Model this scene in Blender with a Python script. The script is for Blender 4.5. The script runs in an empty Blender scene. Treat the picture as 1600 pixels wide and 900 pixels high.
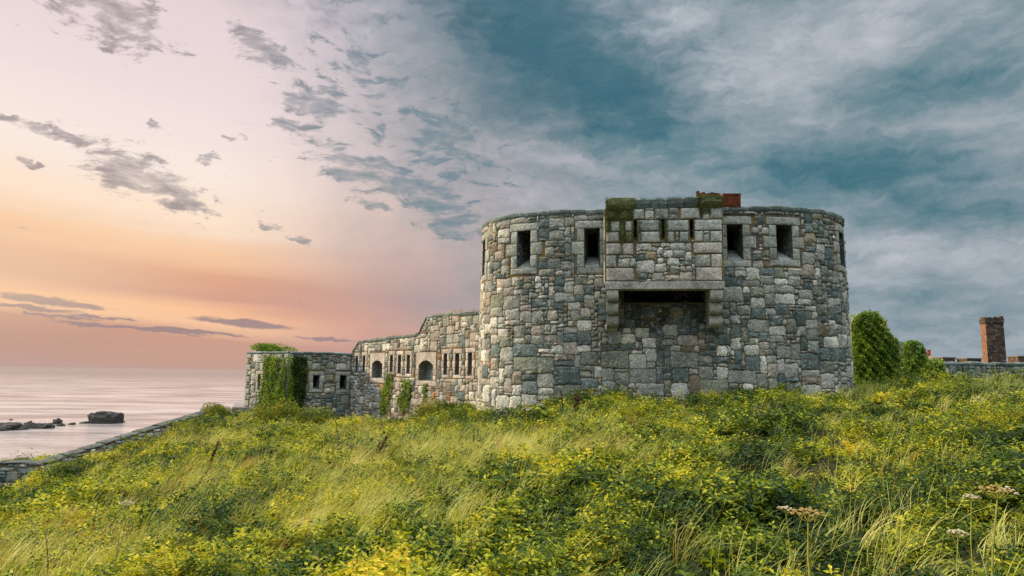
import bpy, bmesh, math, random
import numpy as np
from mathutils import Vector, Matrix
R_ = random.Random(7)
NR = np.random.default_rng(11)
S = bpy.context.scene
COL = S.collection

# ------------------------------------------------------------------ camera
F = 1067.0
PITCH, ROLL = math.radians(7.05), math.radians(0.74)
cf = np.array([0, math.cos(PITCH), math.sin(PITCH)])
_u0 = np.array([0, -math.sin(PITCH), math.cos(PITCH)])
_r0 = np.array([1, 0, 0.])
cr = _r0*math.cos(ROLL)+_u0*math.sin(ROLL)
cu = _u0*math.cos(ROLL)-_r0*math.sin(ROLL)
cam = bpy.data.cameras.new('camera')
cam.sensor_width = 36; cam.lens = 36*F/1600
cam.clip_start = 0.05; cam.clip_end = 60000
camo = bpy.data.objects.new('camera', cam); COL.objects.link(camo)
camo.matrix_world = Matrix(((cr[0], cu[0], -cf[0], 0), (cr[1], cu[1], -cf[1], 0), (cr[2], cu[2], -cf[2], 0), (0, 0, 0, 1)))
S.camera = camo

def ray(x, y):                       # sight line of a photograph pixel (1600 x 900), from the eye at the origin
    return cf+cr*((x-800)/F)-cu*((y-450)/F)
def atY(x, y, Y):
    d = ray(x, y); return d*(Y/d[1])
def sky_pos(x, y):                   # azimuth and elevation in degrees
    d = ray(x, y); return (math.degrees(math.atan2(d[0], d[1])), math.degrees(math.atan2(d[2], math.hypot(d[0], d[1]))))

# ------------------------------------------------------------------ view, sun
S.view_settings.view_transform = 'Standard'
S.view_settings.look = 'None'
S.view_settings.exposure = 0.0
S.view_settings.gamma = 1.0
S.view_settings.use_curve_mapping = False
SUN_AZ, SUN_EL = -74.0, 21.0          # degrees from +Y (towards -X), above the horizon
sun = bpy.data.lights.new('sun', 'SUN')
sun.energy = 5.0; sun.angle = math.radians(4.0); sun.color = (1.0, 0.74, 0.44)
suno = bpy.data.objects.new('sun', sun); COL.objects.link(suno)
_a, _e = math.radians(SUN_AZ), math.radians(SUN_EL)
sdir = Vector((math.sin(_a)*math.cos(_e), math.cos(_a)*math.cos(_e), math.sin(_e)))
suno.rotation_euler = sdir.to_track_quat('Z', 'Y').to_euler()

# ------------------------------------------------------------------ node helpers
def lin(r, g, b):
    f = lambda c: (c/255/12.92) if c/255 <= 0.04045 else ((c/255+0.055)/1.055)**2.4
    return (f(r), f(g), f(b), 1)
class NT:
    def __init__(s, tree): s.t = tree; s.n = tree.nodes; s.l = tree.links
    def new(s, typ, **kw):
        n = s.n.new(typ)
        for k, v in kw.items(): setattr(n, k, v)
        return n
    def put(s, sock, v):
        if v is None: return
        if isinstance(v, bpy.types.NodeSocket): s.l.new(v, sock)
        else: sock.default_value = v
    def math(s, op, a, b=None, c=None, clamp=False):
        n = s.new('ShaderNodeMath', operation=op, use_clamp=clamp)
        for i, v in enumerate((a, b, c)):
            if v is not None: s.put(n.inputs[i], v)
        return n.outputs[0]
    def vmath(s, op, a, b=None, out=0):
        n = s.new('ShaderNodeVectorMath', operation=op)
        s.put(n.inputs[0], a)
        if b is not None: s.put(n.inputs[1], b)
        return n.outputs[out]
    def mr(s, v, a, b, c=0.0, d=1.0, kind='SMOOTHSTEP'):
        n = s.new('ShaderNodeMapRange', interpolation_type=kind)
        s.put(n.inputs['Value'], v); s.put(n.inputs['From Min'], a); s.put(n.inputs['From Max'], b)
        s.put(n.inputs['To Min'], c); s.put(n.inputs['To Max'], d)
        return n.outputs[0]
    def mix(s, fac, a, b, mode='MIX'):
        n = s.new('ShaderNodeMix', data_type='RGBA', blend_type=mode)
        s.put(n.inputs[0], fac); s.put(n.inputs[6], a); s.put(n.inputs[7], b)
        return n.outputs[2]
    def noise(s, vec, scale, detail=4.0, rough=0.55, dist=0.0, out=0):
        n = s.new('ShaderNodeTexNoise')
        s.put(n.inputs['Vector'], vec); n.inputs['Scale'].default_value = scale
        n.inputs['Detail'].default_value = detail; n.inputs['Roughness'].default_value = rough
        n.inputs['Distortion'].default_value = dist
        return n.outputs[out]
    def ramp(s, fac, stops, interp='LINEAR'):
        n = s.new('ShaderNodeValToRGB'); cr_ = n.color_ramp; cr_.interpolation = interp
        while len(cr_.elements) < len(stops): cr_.elements.new(0.5)
        for e, (p, c) in zip(cr_.elements, stops): e.position = p; e.color = c
        s.put(n.inputs[0], fac)
        return n.outputs[0]
    def mapping(s, vec, loc=(0, 0, 0), rot=(0, 0, 0), scale=(1, 1, 1), kind='POINT'):
        n = s.new('ShaderNodeMapping', vector_type=kind)
        s.put(n.inputs['Vector'], vec); n.inputs['Location'].default_value = loc
        n.inputs['Rotation'].default_value = rot; n.inputs['Scale'].default_value = scale
        return n.outputs[0]

# ------------------------------------------------------------------ sky (a dusk sky with cloud, by direction)
W = bpy.data.worlds.new('World'); S.world = W; W.use_nodes = True
W.node_tree.nodes.clear()
def build_sky():
    N = NT(W.node_tree)
    d = N.new('ShaderNodeTexCoord').outputs['Generated']
    sx = N.new('ShaderNodeSeparateXYZ'); N.l.new(d, sx.inputs[0])
    X, Y, Z = sx.outputs
    DEG = 180/math.pi
    az = N.math('MULTIPLY', N.math('ARCTAN2', X, Y), DEG)
    el = N.math('MULTIPLY', N.math('ARCSINE', Z), DEG)
    cv = N.new('ShaderNodeCombineXYZ'); N.l.new(az, cv.inputs[0]); N.l.new(el, cv.inputs[1])
    P = cv.outputs[0]
    # slow warp of the coordinates
    w1 = N.noise(P, 0.09, 3, 0.5, out=1)
    Pw = N.vmath('ADD', P, N.vmath('MULTIPLY', N.vmath('SUBTRACT', w1, (0.5, 0.5, 0.5)), (7, 4, 0)))
    w2 = N.noise(P, 0.35, 5, 0.6, out=1)
    Pf = N.vmath('ADD', P, N.vmath('MULTIPLY', N.vmath('SUBTRACT', w2, (0.5, 0.5, 0.5)), (5.0, 2.6, 0)))
    # clear-sky gradients
    streak = N.noise(N.mapping(P, rot=(0, 0, math.radians(-6)), scale=(0.03, 0.45, 1)), 1.0, 4, 0.55)
    elt = N.math('ADD', N.math('MULTIPLY_ADD', N.math('ADD', az, 37.0), 0.085, el), N.math('MULTIPLY_ADD', streak, 2.6, -1.3))
    t = N.math('DIVIDE', elt, 30.0, clamp=True)
    def st(l): return [(e/30.0, lin(*c)) for e, c in l]
    left = N.ramp(t, st([(0, (192, 163, 156)), (1.5, (198, 159, 144)), (3.4, (206, 159, 138)), (4.3, (248, 200, 160)), (5.2, (252, 196, 154)),
                         (6.5, (216, 162, 140)), (8.0, (226, 168, 138)), (9.7, (248, 200, 160)), (12.0, (254, 228, 204)), (16, (250, 234, 224)), (21, (240, 222, 221)), (30, (226, 208, 213))]))
    midc = N.ramp(t, st([(0, (182, 156, 154)), (4, (200, 156, 148)), (6, (210, 164, 150)), (8, (194, 160, 153)), (11, (208, 176, 167)), (15, (230, 202, 190)), (20, (228, 208, 206)), (30, (226, 211, 217))]))
    rightc = N.ramp(N.math('DIVIDE', el, 30.0, clamp=True), st([(0, (150, 162, 176)), (3, (158, 166, 178)), (7, (146, 158, 168)), (12, (150, 160, 170)), (20, (150, 163, 172)), (30, (176, 184, 196))]))
    base = N.mix(N.mr(az, -26, -8), left, midc)
    # boundary of the overcast: leans from the upper left to the lower right
    azw = N.math('ADD', az, N.math('MULTIPLY_ADD', N.noise(Pw, 0.16, 4, 0.6), 16, -8))
    side = N.math('ADD', azw, N.math('MULTIPLY', N.math('SUBTRACT', el, 15.0), 0.55))
    M = N.mr(side, -20.0, 10.0)
    base = N.mix(M, base, rightc)
    def blob(px, py, rx, ry, rot=0.0, src=None, a=1.0, b=0.0):
        c = sky_pos(px, py)
        v = N.mapping(src if src is not None else Pf, loc=(c[0], c[1], 0), rot=(0, 0, math.radians(-rot)), scale=(rx/18.0, ry/18.0, 1), kind='TEXTURE')
        return N.mr(N.vmath('LENGTH', v, out=1), a, b)
    def total(bl, f='MAXIMUM'):
        o = bl[0]
        for q in bl[1:]: o = N.math(f, o, q)
        return o
    # streaky structure of the overcast
    so = N.mapping(Pw, rot=(0, 0, math.radians(8)), scale=(0.075, 0.19, 1))
    s1 = N.noise(so, 1.0, 8, 0.58, 0.4)
    s2 = N.noise(N.mapping(Pf, loc=(40, 3, 0), scale=(0.12, 0.34, 1)), 1.0, 6, 0.6)
    s3 = N.noise(N.mapping(Pf, loc=(11, 7, 0), rot=(0, 0, math.radians(10)), scale=(0.34, 1.0, 1)), 1.0, 8, 0.62)
    sm = N.math('ADD', N.math('MULTIPLY_ADD', s1, 0.42, N.math('MULTIPLY', s2, 0.22)), N.math('MULTIPLY', s3, 0.36))
    dark_b = total([blob(800, 70, 330, 170, 10), blob(930, 140, 260, 95, 12), blob(660, 15, 240, 60, 14), blob(1010, 215, 260, 70, 6),
                    blob(1330, 265, 330, 70, 4), blob(1480, 130, 200, 60, 5), blob(1500, 330, 220, 50, 3)], 'MAXIMUM')
    light_b = total([blob(1040, 45, 120, 55, -20), blob(1190, 130, 190, 60, 5), blob(1330, 45, 250, 70, -5), blob(1430, 400, 330, 60, 4), blob(1080, 20, 60, 40),
                     blob(900, 250, 160, 40, 5), blob(820, 300, 200, 50, 8)])
    dens = N.math('ADD', N.math('MULTIPLY_ADD', sm, 2.6, -1.30), N.math('SUBTRACT', N.math('MULTIPLY', dark_b, 0.55), N.math('MULTIPLY', light_b, 0.30)))
    over = N.ramp(N.math('ADD', N.math('MULTIPLY', dens, 0.66), 0.42), [(0.0, lin(198, 202, 213)), (0.22, lin(174, 181, 190)), (0.42, lin(144, 158, 167)), (0.62, lin(110, 138, 148)), (0.82, lin(70, 116, 130)), (1.0, lin(44, 100, 118))])
    heavy = total([blob(840, 65, 400, 190, 12), blob(950, 150, 230, 95, 14), N.math('MULTIPLY', blob(620, -15, 380, 120, 14), 0.6)])
    hv = N.mr(N.math('ADD', heavy, N.math('MULTIPLY_ADD', sm, 1.5, -0.75)), 0.02, 1.0)
    over = N.mix(N.math('MULTIPLY', hv, 0.86), over, N.mix(s3, lin(52, 110, 128), lin(40, 92, 110)))
    # warm tint of the overcast towards the sunset
    over = N.mix(N.mr(side, 16, -6, 0, 0.55), over, N.mix(1.0, over, lin(255, 226, 224), 'MULTIPLY'))
    big = total([blob(820, 60, 480, 230, 10), blob(540, -10, 330, 110, 10)])
    base = N.mix(N.math('MAXIMUM', N.math('MULTIPLY', M, 0.92), N.math('MAXIMUM', N.math('MULTIPLY', hv, 0.93), N.math('MULTIPLY', big, N.mr(sm, 0.28, 0.66)))), base, over)
    # broken altocumulus over the clear part
    puff = N.noise(N.mapping(Pw, rot=(0, 0, math.radians(14)), scale=(0.42, 1.15, 1)), 1.0, 9, 0.64, 0.2)
    areas = total([blob(175, 25, 150, 75, 12), blob(235, 280, 200, 62, 20), blob(290, 318, 130, 20, 8), blob(500, 165, 115, 62, 8), blob(410, 85, 100, 50, 14), blob(575, 270, 210, 60, 16),
                   blob(690, 215, 120, 62, -10), blob(700, 355, 90, 40, 10), blob(45, 202, 56, 17, 8), blob(108, 218, 46, 14, 18), blob(455, 195, 60, 26, 4), blob(585, 322, 66, 15, 12),
                   blob(650, 300, 190, 60, 14), blob(330, 246, 60, 14, -8), blob(420, 352, 50, 11, 8), blob(465, 372, 40, 10, 2), blob(240, 198, 30, 8, 4), blob(375, 212, 28, 9, 4), blob(45, 258, 34, 9, 8)])
    areas = N.math('MAXIMUM', areas, N.math('MULTIPLY', total([blob(690, 230, 240, 150, 20), blob(560, 110, 180, 90, 10), blob(720, 340, 150, 60, 10)]), 0.72))
    cl = N.mr(N.math('ADD', N.math('MULTIPLY', puff, 1.5), N.math('MULTIPLY', areas, 0.50)), 0.98, 1.20)
    ccol = N.mix(N.mr(az, -34, -6), lin(150, 138, 142), lin(108, 134, 146))
    ccol = N.mix(N.mr(puff, 0.42, 0.7), N.mix(0.5, ccol, base), ccol)
    base = N.mix(N.math('MULTIPLY', cl, 0.86), base, ccol)
    # thin bars low over the sunset
    Pb = N.vmath('ADD', P, N.vmath('MULTIPLY', N.vmath('SUBTRACT', N.noise(N.mapping(P, scale=(0.5, 1.6, 1)), 1.0, 5, 0.6, out=1), (0.5, 0.5, 0.5)), (4.0, 0.9, 0)))
    bars = total([blob(55, 466, 80, 9, 3, Pb), blob(100, 475, 90, 8, 5, Pb), blob(40, 480, 110, 7, 4, Pb), blob(380, 505, 130, 9, 3, Pb), blob(210, 513, 170, 5, 4, Pb), blob(300, 518, 150, 5, 3, Pb),
                  blob(90, 494, 90, 3, 4, Pb), blob(515, 530, 70, 5, 3, Pb), blob(160, 497, 70, 3, 3, Pb)])
    base = N.mix(N.math('MULTIPLY', N.mr(bars, 0.25, 0.75), 0.85), base, lin(152, 132, 138))
    # brighter glow beside the frame where the sun stands, behind thin cloud
    glow = blob(-20, 400, 330, 110, 0, P, 1.0, 0.0)
    base = N.mix(N.math('MULTIPLY', glow, 0.48), base, lin(255, 226, 188))
    # the unseen dome overhead and behind the camera: added bright fill light over a Nishita sky
    nish = N.new('ShaderNodeTexSky', sky_type='NISHITA', sun_disc=False)
    nish.sun_elevation = math.radians(SUN_EL); nish.sun_rotation = math.radians(SUN_AZ)
    dome = N.mix(N.mr(el, 20, 68), BACK_LOW, BACK_HIGH)
    back = N.mix(1.0, N.mix(1.0, nish.outputs[0], (0.05, 0.05, 0.05, 1), 'MULTIPLY'), dome, 'ADD')
    bm = N.math('MAXIMUM', N.mr(N.math('ABSOLUTE', az), 48, 100), N.mr(el, 32, 50))
    base = N.mix(bm, base, back)
    base = N.mix(N.mr(el, 0.0, -1.5), base, lin(120, 110, 112))
    bg = N.new('ShaderNodeBackground'); N.l.new(base, bg.inputs[0]); bg.inputs[1].default_value = 1.0
    o = N.new('ShaderNodeOutputWorld'); N.l.new(bg.outputs[0], o.inputs[0])
BACK_LOW = (0.11, 0.115, 0.12, 1)
BACK_HIGH = (3.35, 3.45, 3.4, 1)
build_sky()
W.cycles.sampling_method = 'MANUAL'; W.cycles.sample_map_resolution = 512

# ------------------------------------------------------------------ object helpers
def tag(o, label=None, cat=None, group=None, kind=None):
    if label: o['label'] = label
    if cat: o['category'] = cat
    if group: o['group'] = group
    if kind: o['kind'] = kind
    return o
def thing(name, label, cat, loc=(0, 0, 0), group=None):
    o = bpy.data.objects.new(name, None); COL.objects.link(o); o.location = loc
    o.empty_display_size = 0.2
    return tag(o, label, cat, group)
class MB:
    def __init__(s): s.v = []; s.f = []; s.c = []
    def add(s, verts, faces, col=(0.3, 0.3, 0.3, 1)):
        n = len(s.v); s.v.extend([tuple(float(q) for q in v) for v in verts]); s.c.extend([tuple(col)]*len(verts))
        s.f.extend([tuple(i+n for i in f) for f in faces])
    def build(s, name, mat, parent=None, smooth=False, link=True):
        me = bpy.data.meshes.new(name)
        v = s.v
        if parent is not None:
            off = parent_origin(parent); v = [(a-off[0], b-off[1], c-off[2]) for a, b, c in v]
        me.from_pydata(v, [], s.f)
        if s.c:
            at = me.color_attributes.new('tone', 'FLOAT_COLOR', 'POINT')
            at.data.foreach_set('color', np.array(s.c, dtype=np.float32).ravel())
        me.materials.append(mat)
        if smooth: me.polygons.foreach_set('use_smooth', [True]*len(me.polygons))
        me.update()
        o = bpy.data.objects.new(name, me)
        if link: COL.objects.link(o)
        if parent is not None: o.parent = parent
        return o
def parent_origin(p):
    q = np.zeros(3)
    while p is not None: q += np.array(p.location); p = p.parent
    return q
def tube(mb, pts, radii, sides=6, col=(0.3, 0.3, 0.3, 1)):
    pts = [Vector(p) for p in pts]; rings = []
    for i, p in enumerate(pts):
        d = (pts[min(i+1, len(pts)-1)]-pts[max(i-1, 0)]).normalized()
        a = d.orthogonal().normalized(); b = d.cross(a)
        r = radii[i] if hasattr(radii, '__len__') else radii
        rings.append([p+(a*math.cos(2*math.pi*k/sides)+b*math.sin(2*math.pi*k/sides))*r for k in range(sides)])
    v = [q for r in rings for q in r]; f = []
    for i in range(len(rings)-1):
        for k in range(sides):
            f.append((i*sides+k, i*sides+(k+1) % sides, (i+1)*sides+(k+1) % sides, (i+1)*sides+k))
    f.append(tuple(range(sides))[::-1]); f.append(tuple((len(rings)-1)*sides+k for k in range(sides)))
    mb.add(v, f, col)

def leaf(V, Fc, p, d, n, L, w):
    """one folded leaf at p pointing along d, facing n"""
    s = d.cross(n)
    if s.length < 1e-5: return
    s.normalize(); n = s.cross(d).normalized(); k = len(V)
    V += [p, p+d*(L*0.45)-n*(L*0.07), p+d*L, p+d*(L*0.42)+s*(w*0.5)+n*(L*0.05), p+d*(L*0.42)-s*(w*0.5)+n*(L*0.05)]
    Fc += [(k, k+3, k+1), (k+1, k+3, k+2), (k, k+1, k+4), (k+1, k+2, k+4)]
def rv(a=1.0): return Vector((R_.gauss(0, a), R_.gauss(0, a), R_.gauss(0, a)))

# ------------------------------------------------------------------ materials
def mat(name):
    m = bpy.data.materials.new(name); m.use_nodes = True; m.node_tree.nodes.clear()
    return m, NT(m.node_tree)
def finish(N, col, rough, bump=None, bstr=0.5, bdist=0.02, spec=0.3):
    b = N.new('ShaderNodeBsdfPrincipled')
    N.put(b.inputs['Base Color'], col); N.put(b.inputs['Roughness'], rough)
    b.inputs['Specular IOR Level'].default_value = spec
    if bump is not None:
        bn = N.new('ShaderNodeBump'); bn.inputs['Strength'].default_value = bstr; bn.inputs['Distance'].default_value = bdist
        N.put(bn.inputs['Height'], bump); N.l.new(bn.outputs[0], b.inputs['Normal'])
    o = N.new('ShaderNodeOutputMaterial'); N.l.new(b.outputs[0], o.inputs[0])
    return b
def stone_material(name, moss=(0.23, 0.15, 0.045, 1), lichen=0.9, scale=1.0):
    m, N = mat(name)
    at = N.new('ShaderNodeAttribute', attribute_name='tone')
    g = N.new('ShaderNodeNewGeometry').outputs['Position']
    fine = N.noise(g, 22*scale, 6, 0.65)
    blot = N.noise(g, 5.0*scale, 5, 0.6, 0.5)
    col = N.mix(1.0, at.outputs['Color'], N.ramp(fine, [(0.28, (0.35, 0.37, 0.40, 1)), (0.48, (0.92, 0.93, 0.93, 1)), (0.72, (1.75, 1.7, 1.6, 1))]), 'MULTIPLY')
    col = N.mix(N.mr(blot, 0.35, 0.62, 0.0, 0.55), col, N.mix(1.0, col, (0.48, 0.58, 0.60, 1), 'MULTIPLY'))
    stain = N.noise(N.mapping(g, scale=(1, 1, 0.45)), 1.1, 5, 0.65, 0.4)
    col = N.mix(1.0, col, N.ramp(stain, [(0.30, (0.62, 0.66, 0.67, 1)), (0.5, (0.98, 0.98, 0.96, 1)), (0.68, (1.25, 1.22, 1.15, 1))]), 'MULTIPLY')
    # pale crustose lichen and a few orange spots on the stones
    l1 = N.noise(g, 8.5*scale, 6, 0.7, 0.8); l0 = N.noise(g, 0.9, 3, 0.5)
    lf = N.math('MULTIPLY', N.mr(l1, 0.54, 0.64), N.mr(l0, 0.32, 0.56, 0.0, lichen))
    col = N.mix(lf, col, (0.50, 0.49, 0.45, 1))
    o1 = N.noise(N.mapping(g, loc=(7, 3, 1)), 6.5*scale, 5, 0.68, 0.6); o0 = N.noise(N.mapping(g, loc=(1, 9, 4)), 0.7, 3, 0.5)
    of = N.math('MULTIPLY', N.mr(o1, 0.58, 0.68), N.mr(o0, 0.47, 0.66, 0.0, 0.75))
    col = N.mix(of, col, (0.34, 0.17, 0.05, 1))
    # joints: earthy mortar with ochre moss in places
    mo = N.noise(N.mapping(g, loc=(3, 5, 8)), 2.1, 5, 0.65)
    mort = N.mix(N.mr(mo, 0.47, 0.58, 0.0, 0.9), N.mix(N.mr(fine, 0.35, 0.65), (0.045, 0.043, 0.038, 1), (0.20, 0.18, 0.15, 1)), moss)
    col = N.mix(at.outputs['Alpha'], mort, col)
    h = N.math('ADD', N.math('MULTIPLY', fine, 0.6), N.math('MULTIPLY', blot, 0.7))
    finish(N, col, 0.92, h, 0.9, 0.035, 0.2)
    return m
def brick_material(name, c1, c2, mortar, scale):
    m, N = mat(name)
    g = N.new('ShaderNodeTexCoord').outputs['Object']
    sp = N.new('ShaderNodeSeparateXYZ'); N.l.new(g, sp.inputs[0])
    cv = N.new('ShaderNodeCombineXYZ'); N.l.new(N.math('ADD', sp.outputs[0], sp.outputs[1]), cv.inputs[0]); N.l.new(sp.outputs[2], cv.inputs[1])
    b = N.new('ShaderNodeTexBrick'); N.l.new(cv.outputs[0], b.inputs['Vector'])
    b.inputs['Scale'].default_value = scale; b.inputs['Color1'].default_value = c1; b.inputs['Color2'].default_value = c2; b.inputs['Mortar'].default_value = mortar
    b.inputs['Mortar Size'].default_value = 0.03; b.inputs['Bias'].default_value = -0.1
    n = N.noise(g, 5, 5, 0.7)
    n2 = N.noise(g, 6.5, 4, 0.6)
    col = N.mix(1.0, b.outputs[0], N.ramp(n, [(0.3, (0.4, 0.4, 0.4, 1)), (0.7, (1.5, 1.45, 1.4, 1))]), 'MULTIPLY')
    col = N.mix(N.mr(n2, 0.56, 0.64, 0, 0.6), col, (0.30, 0.28, 0.25, 1))
    finish(N, col, 0.9, N.math('ADD', b.outputs[1], n), 0.6, -0.02, 0.2)
    return m
M_STONE = stone_material('rubble_granite')
M_PINK = stone_material('sunlit_granite', moss=(0.26, 0.14, 0.05, 1), lichen=0.35)
M_DARK = None
def plain(name, c1, c2, sc=6, rough=0.9, bs=0.5):
    m, N = mat(name); g = N.new('ShaderNodeNewGeometry').outputs['Position']
    n = N.noise(g, sc, 6, 0.65)
    finish(N, N.ramp(n, [(0.3, c1), (0.7, c2)]), rough, n, bs, 0.03, 0.2)
    return m
M_COPING = stone_material('dark_coping_stone', moss=(0.28, 0.17, 0.04, 1), lichen=0.25)
M_SEAROCK = plain('sea_rock', (0.018, 0.022, 0.022, 1), (0.07, 0.068, 0.06, 1), 0.7)
def leaf_material(name, stops, patch_scale=0.5, patch=None, trans=0.30, island=True, rough=0.5, vary=(0.25, 0.85)):
    m, N = mat(name)
    geo = N.new('ShaderNodeNewGeometry'); g = geo.outputs['Position']
    a = geo.outputs['Random Per Island']
    p = N.noise(g, patch_scale, 4, 0.6)
    oi = N.new('ShaderNodeObjectInfo').outputs['Random']
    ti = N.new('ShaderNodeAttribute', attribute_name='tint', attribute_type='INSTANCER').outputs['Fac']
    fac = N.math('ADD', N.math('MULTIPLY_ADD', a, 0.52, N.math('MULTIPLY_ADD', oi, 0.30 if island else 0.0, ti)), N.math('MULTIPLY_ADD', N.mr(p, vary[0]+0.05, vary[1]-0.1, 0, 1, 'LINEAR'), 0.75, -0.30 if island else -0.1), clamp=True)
    col = N.ramp(fac, stops)
    b = N.new('ShaderNodeBsdfPrincipled'); N.l.new(col, b.inputs['Base Color']); b.inputs['Roughness'].default_value = rough
    b.inputs['Specular IOR Level'].default_value = 0.2
    tr = N.new('ShaderNodeBsdfTranslucent'); N.l.new(N.mix(1.0, col, (1.25, 1.2, 0.55, 1), 'MULTIPLY'), tr.inputs[0])
    mx = N.new('ShaderNodeMixShader'); mx.inputs[0].default_value = trans
    N.l.new(b.outputs[0], mx.inputs[1]); N.l.new(tr.outputs[0], mx.inputs[2])
    o = N.new('ShaderNodeOutputMaterial'); N.l.new(mx.outputs[0], o.inputs[0])
    return m
M_BRAMBLE = leaf_material('bramble_leaf', [(0.0, (0.012, 0.034, 0.012, 1)), (0.22, (0.032, 0.075, 0.014, 1)), (0.40, (0.10, 0.155, 0.014, 1)), (0.58, (0.285, 0.32, 0.018, 1)), (0.80, (0.54, 0.50, 0.030, 1)), (0.97, (0.62, 0.49, 0.03, 1)), (1.0, (0.55, 0.36, 0.04, 1))], 0.8)
M_GRASS = leaf_material('grass_blade', [(0.0, (0.07, 0.12, 0.02, 1)), (0.25, (0.19, 0.25, 0.035, 1)), (0.5, (0.42, 0.43, 0.09, 1)), (1.0, (0.68, 0.60, 0.24, 1))], 0.35)
M_STRAW = leaf_material('dry_grass', [(0.0, (0.25, 0.2, 0.05, 1)), (0.5, (0.45, 0.3, 0.08, 1)), (1.0, (0.6, 0.40, 0.14, 1))], 0.5)
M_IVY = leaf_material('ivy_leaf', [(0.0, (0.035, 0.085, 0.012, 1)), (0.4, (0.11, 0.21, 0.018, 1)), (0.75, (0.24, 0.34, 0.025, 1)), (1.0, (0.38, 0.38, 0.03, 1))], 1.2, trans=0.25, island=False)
M_IVYDARK = leaf_material('dark_ivy_leaf', [(0.0, (0.014, 0.035, 0.008, 1)), (0.6, (0.035, 0.07, 0.010, 1)), (1.0, (0.09, 0.12, 0.018, 1))], 1.2, trans=0.2, island=False)  # darker copy of the ivy leaf, shade painted into its colour
M_MOSS = leaf_material('moss', [(0.0, (0.045, 0.055, 0.018, 1)), (0.5, (0.10, 0.115, 0.032, 1)), (1.0, (0.19, 0.19, 0.05, 1))], 3.0, trans=0.05, island=False, rough=0.9)
M_SHRUB = leaf_material('shrub_leaf', [(0.0, (0.02, 0.05, 0.012, 1)), (0.4, (0.08, 0.13, 0.016, 1)), (0.75, (0.26, 0.25, 0.025, 1)), (1.0, (0.45, 0.34, 0.04, 1))], 0.9, island=False)
M_STEM = plain('dry_stem', (0.10, 0.06, 0.03, 1), (0.30, 0.22, 0.13, 1), 20)
M_DARKSTEM = plain('dead_dock_stem', (0.022, 0.014, 0.008, 1), (0.07, 0.04, 0.02, 1), 20)
M_GREENSTEM = plain('green_stem', (0.16, 0.20, 0.03, 1), (0.34, 0.33, 0.07, 1), 12)
M_PETAL = plain('umbel_petal', (0.42, 0.34, 0.20, 1), (0.70, 0.62, 0.48, 1), 60)
M_SEED = plain('umbel_seed', (0.28, 0.19, 0.06, 1), (0.48, 0.34, 0.12, 1), 60)
M_RUST = plain('rusted_iron', (0.035, 0.013, 0.008, 1), (0.20, 0.06, 0.018, 1), 5, 0.85)
M_IRON = plain('dark_iron', (0.015, 0.015, 0.015, 1), (0.05, 0.045, 0.04, 1), 8, 0.7)

# ------------------------------------------------------------------ ground
VEG = 0.32
ctrl = [(0, 900, 6.5), (400, 900, 4.4), (800, 900, 3.7), (1200, 900, 3.6), (1600, 900, 3.5),
        (0, 840, 9), (200, 800, 10), (400, 800, 6.8), (800, 800, 5.4), (1200, 800, 5.2), (1600, 800, 5.3),
        (200, 740, 13.5), (400, 720, 11), (800, 710, 9), (1200, 700, 9), (1600, 690, 9),
        (350, 680, 24), (480, 686, 20), (640, 674, 18), (800, 652, 14.5), (1000, 642, 14), (1200, 637, 14), (1400, 625, 14), (1600, 618, 14),
        (752, 640, 21.6), (860, 628, 20), (1000, 615, 19.6), (1150, 610, 19.2), (1325, 605, 20.5), (1450, 594, 22), (1600, 590, 22),
        (560, 681, 35), (650, 668, 30.5), (720, 646, 27.5), (400, 655, 36.5), (455, 664, 34.5), (540, 685, 36),
        (0, 799, 18), (30, 787, 21), (70, 763, 23), (120, 733, 25), (200, 700, 27), (250, 681, 29.5), (300, 656, 31), (350, 636, 35.5)]
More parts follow.
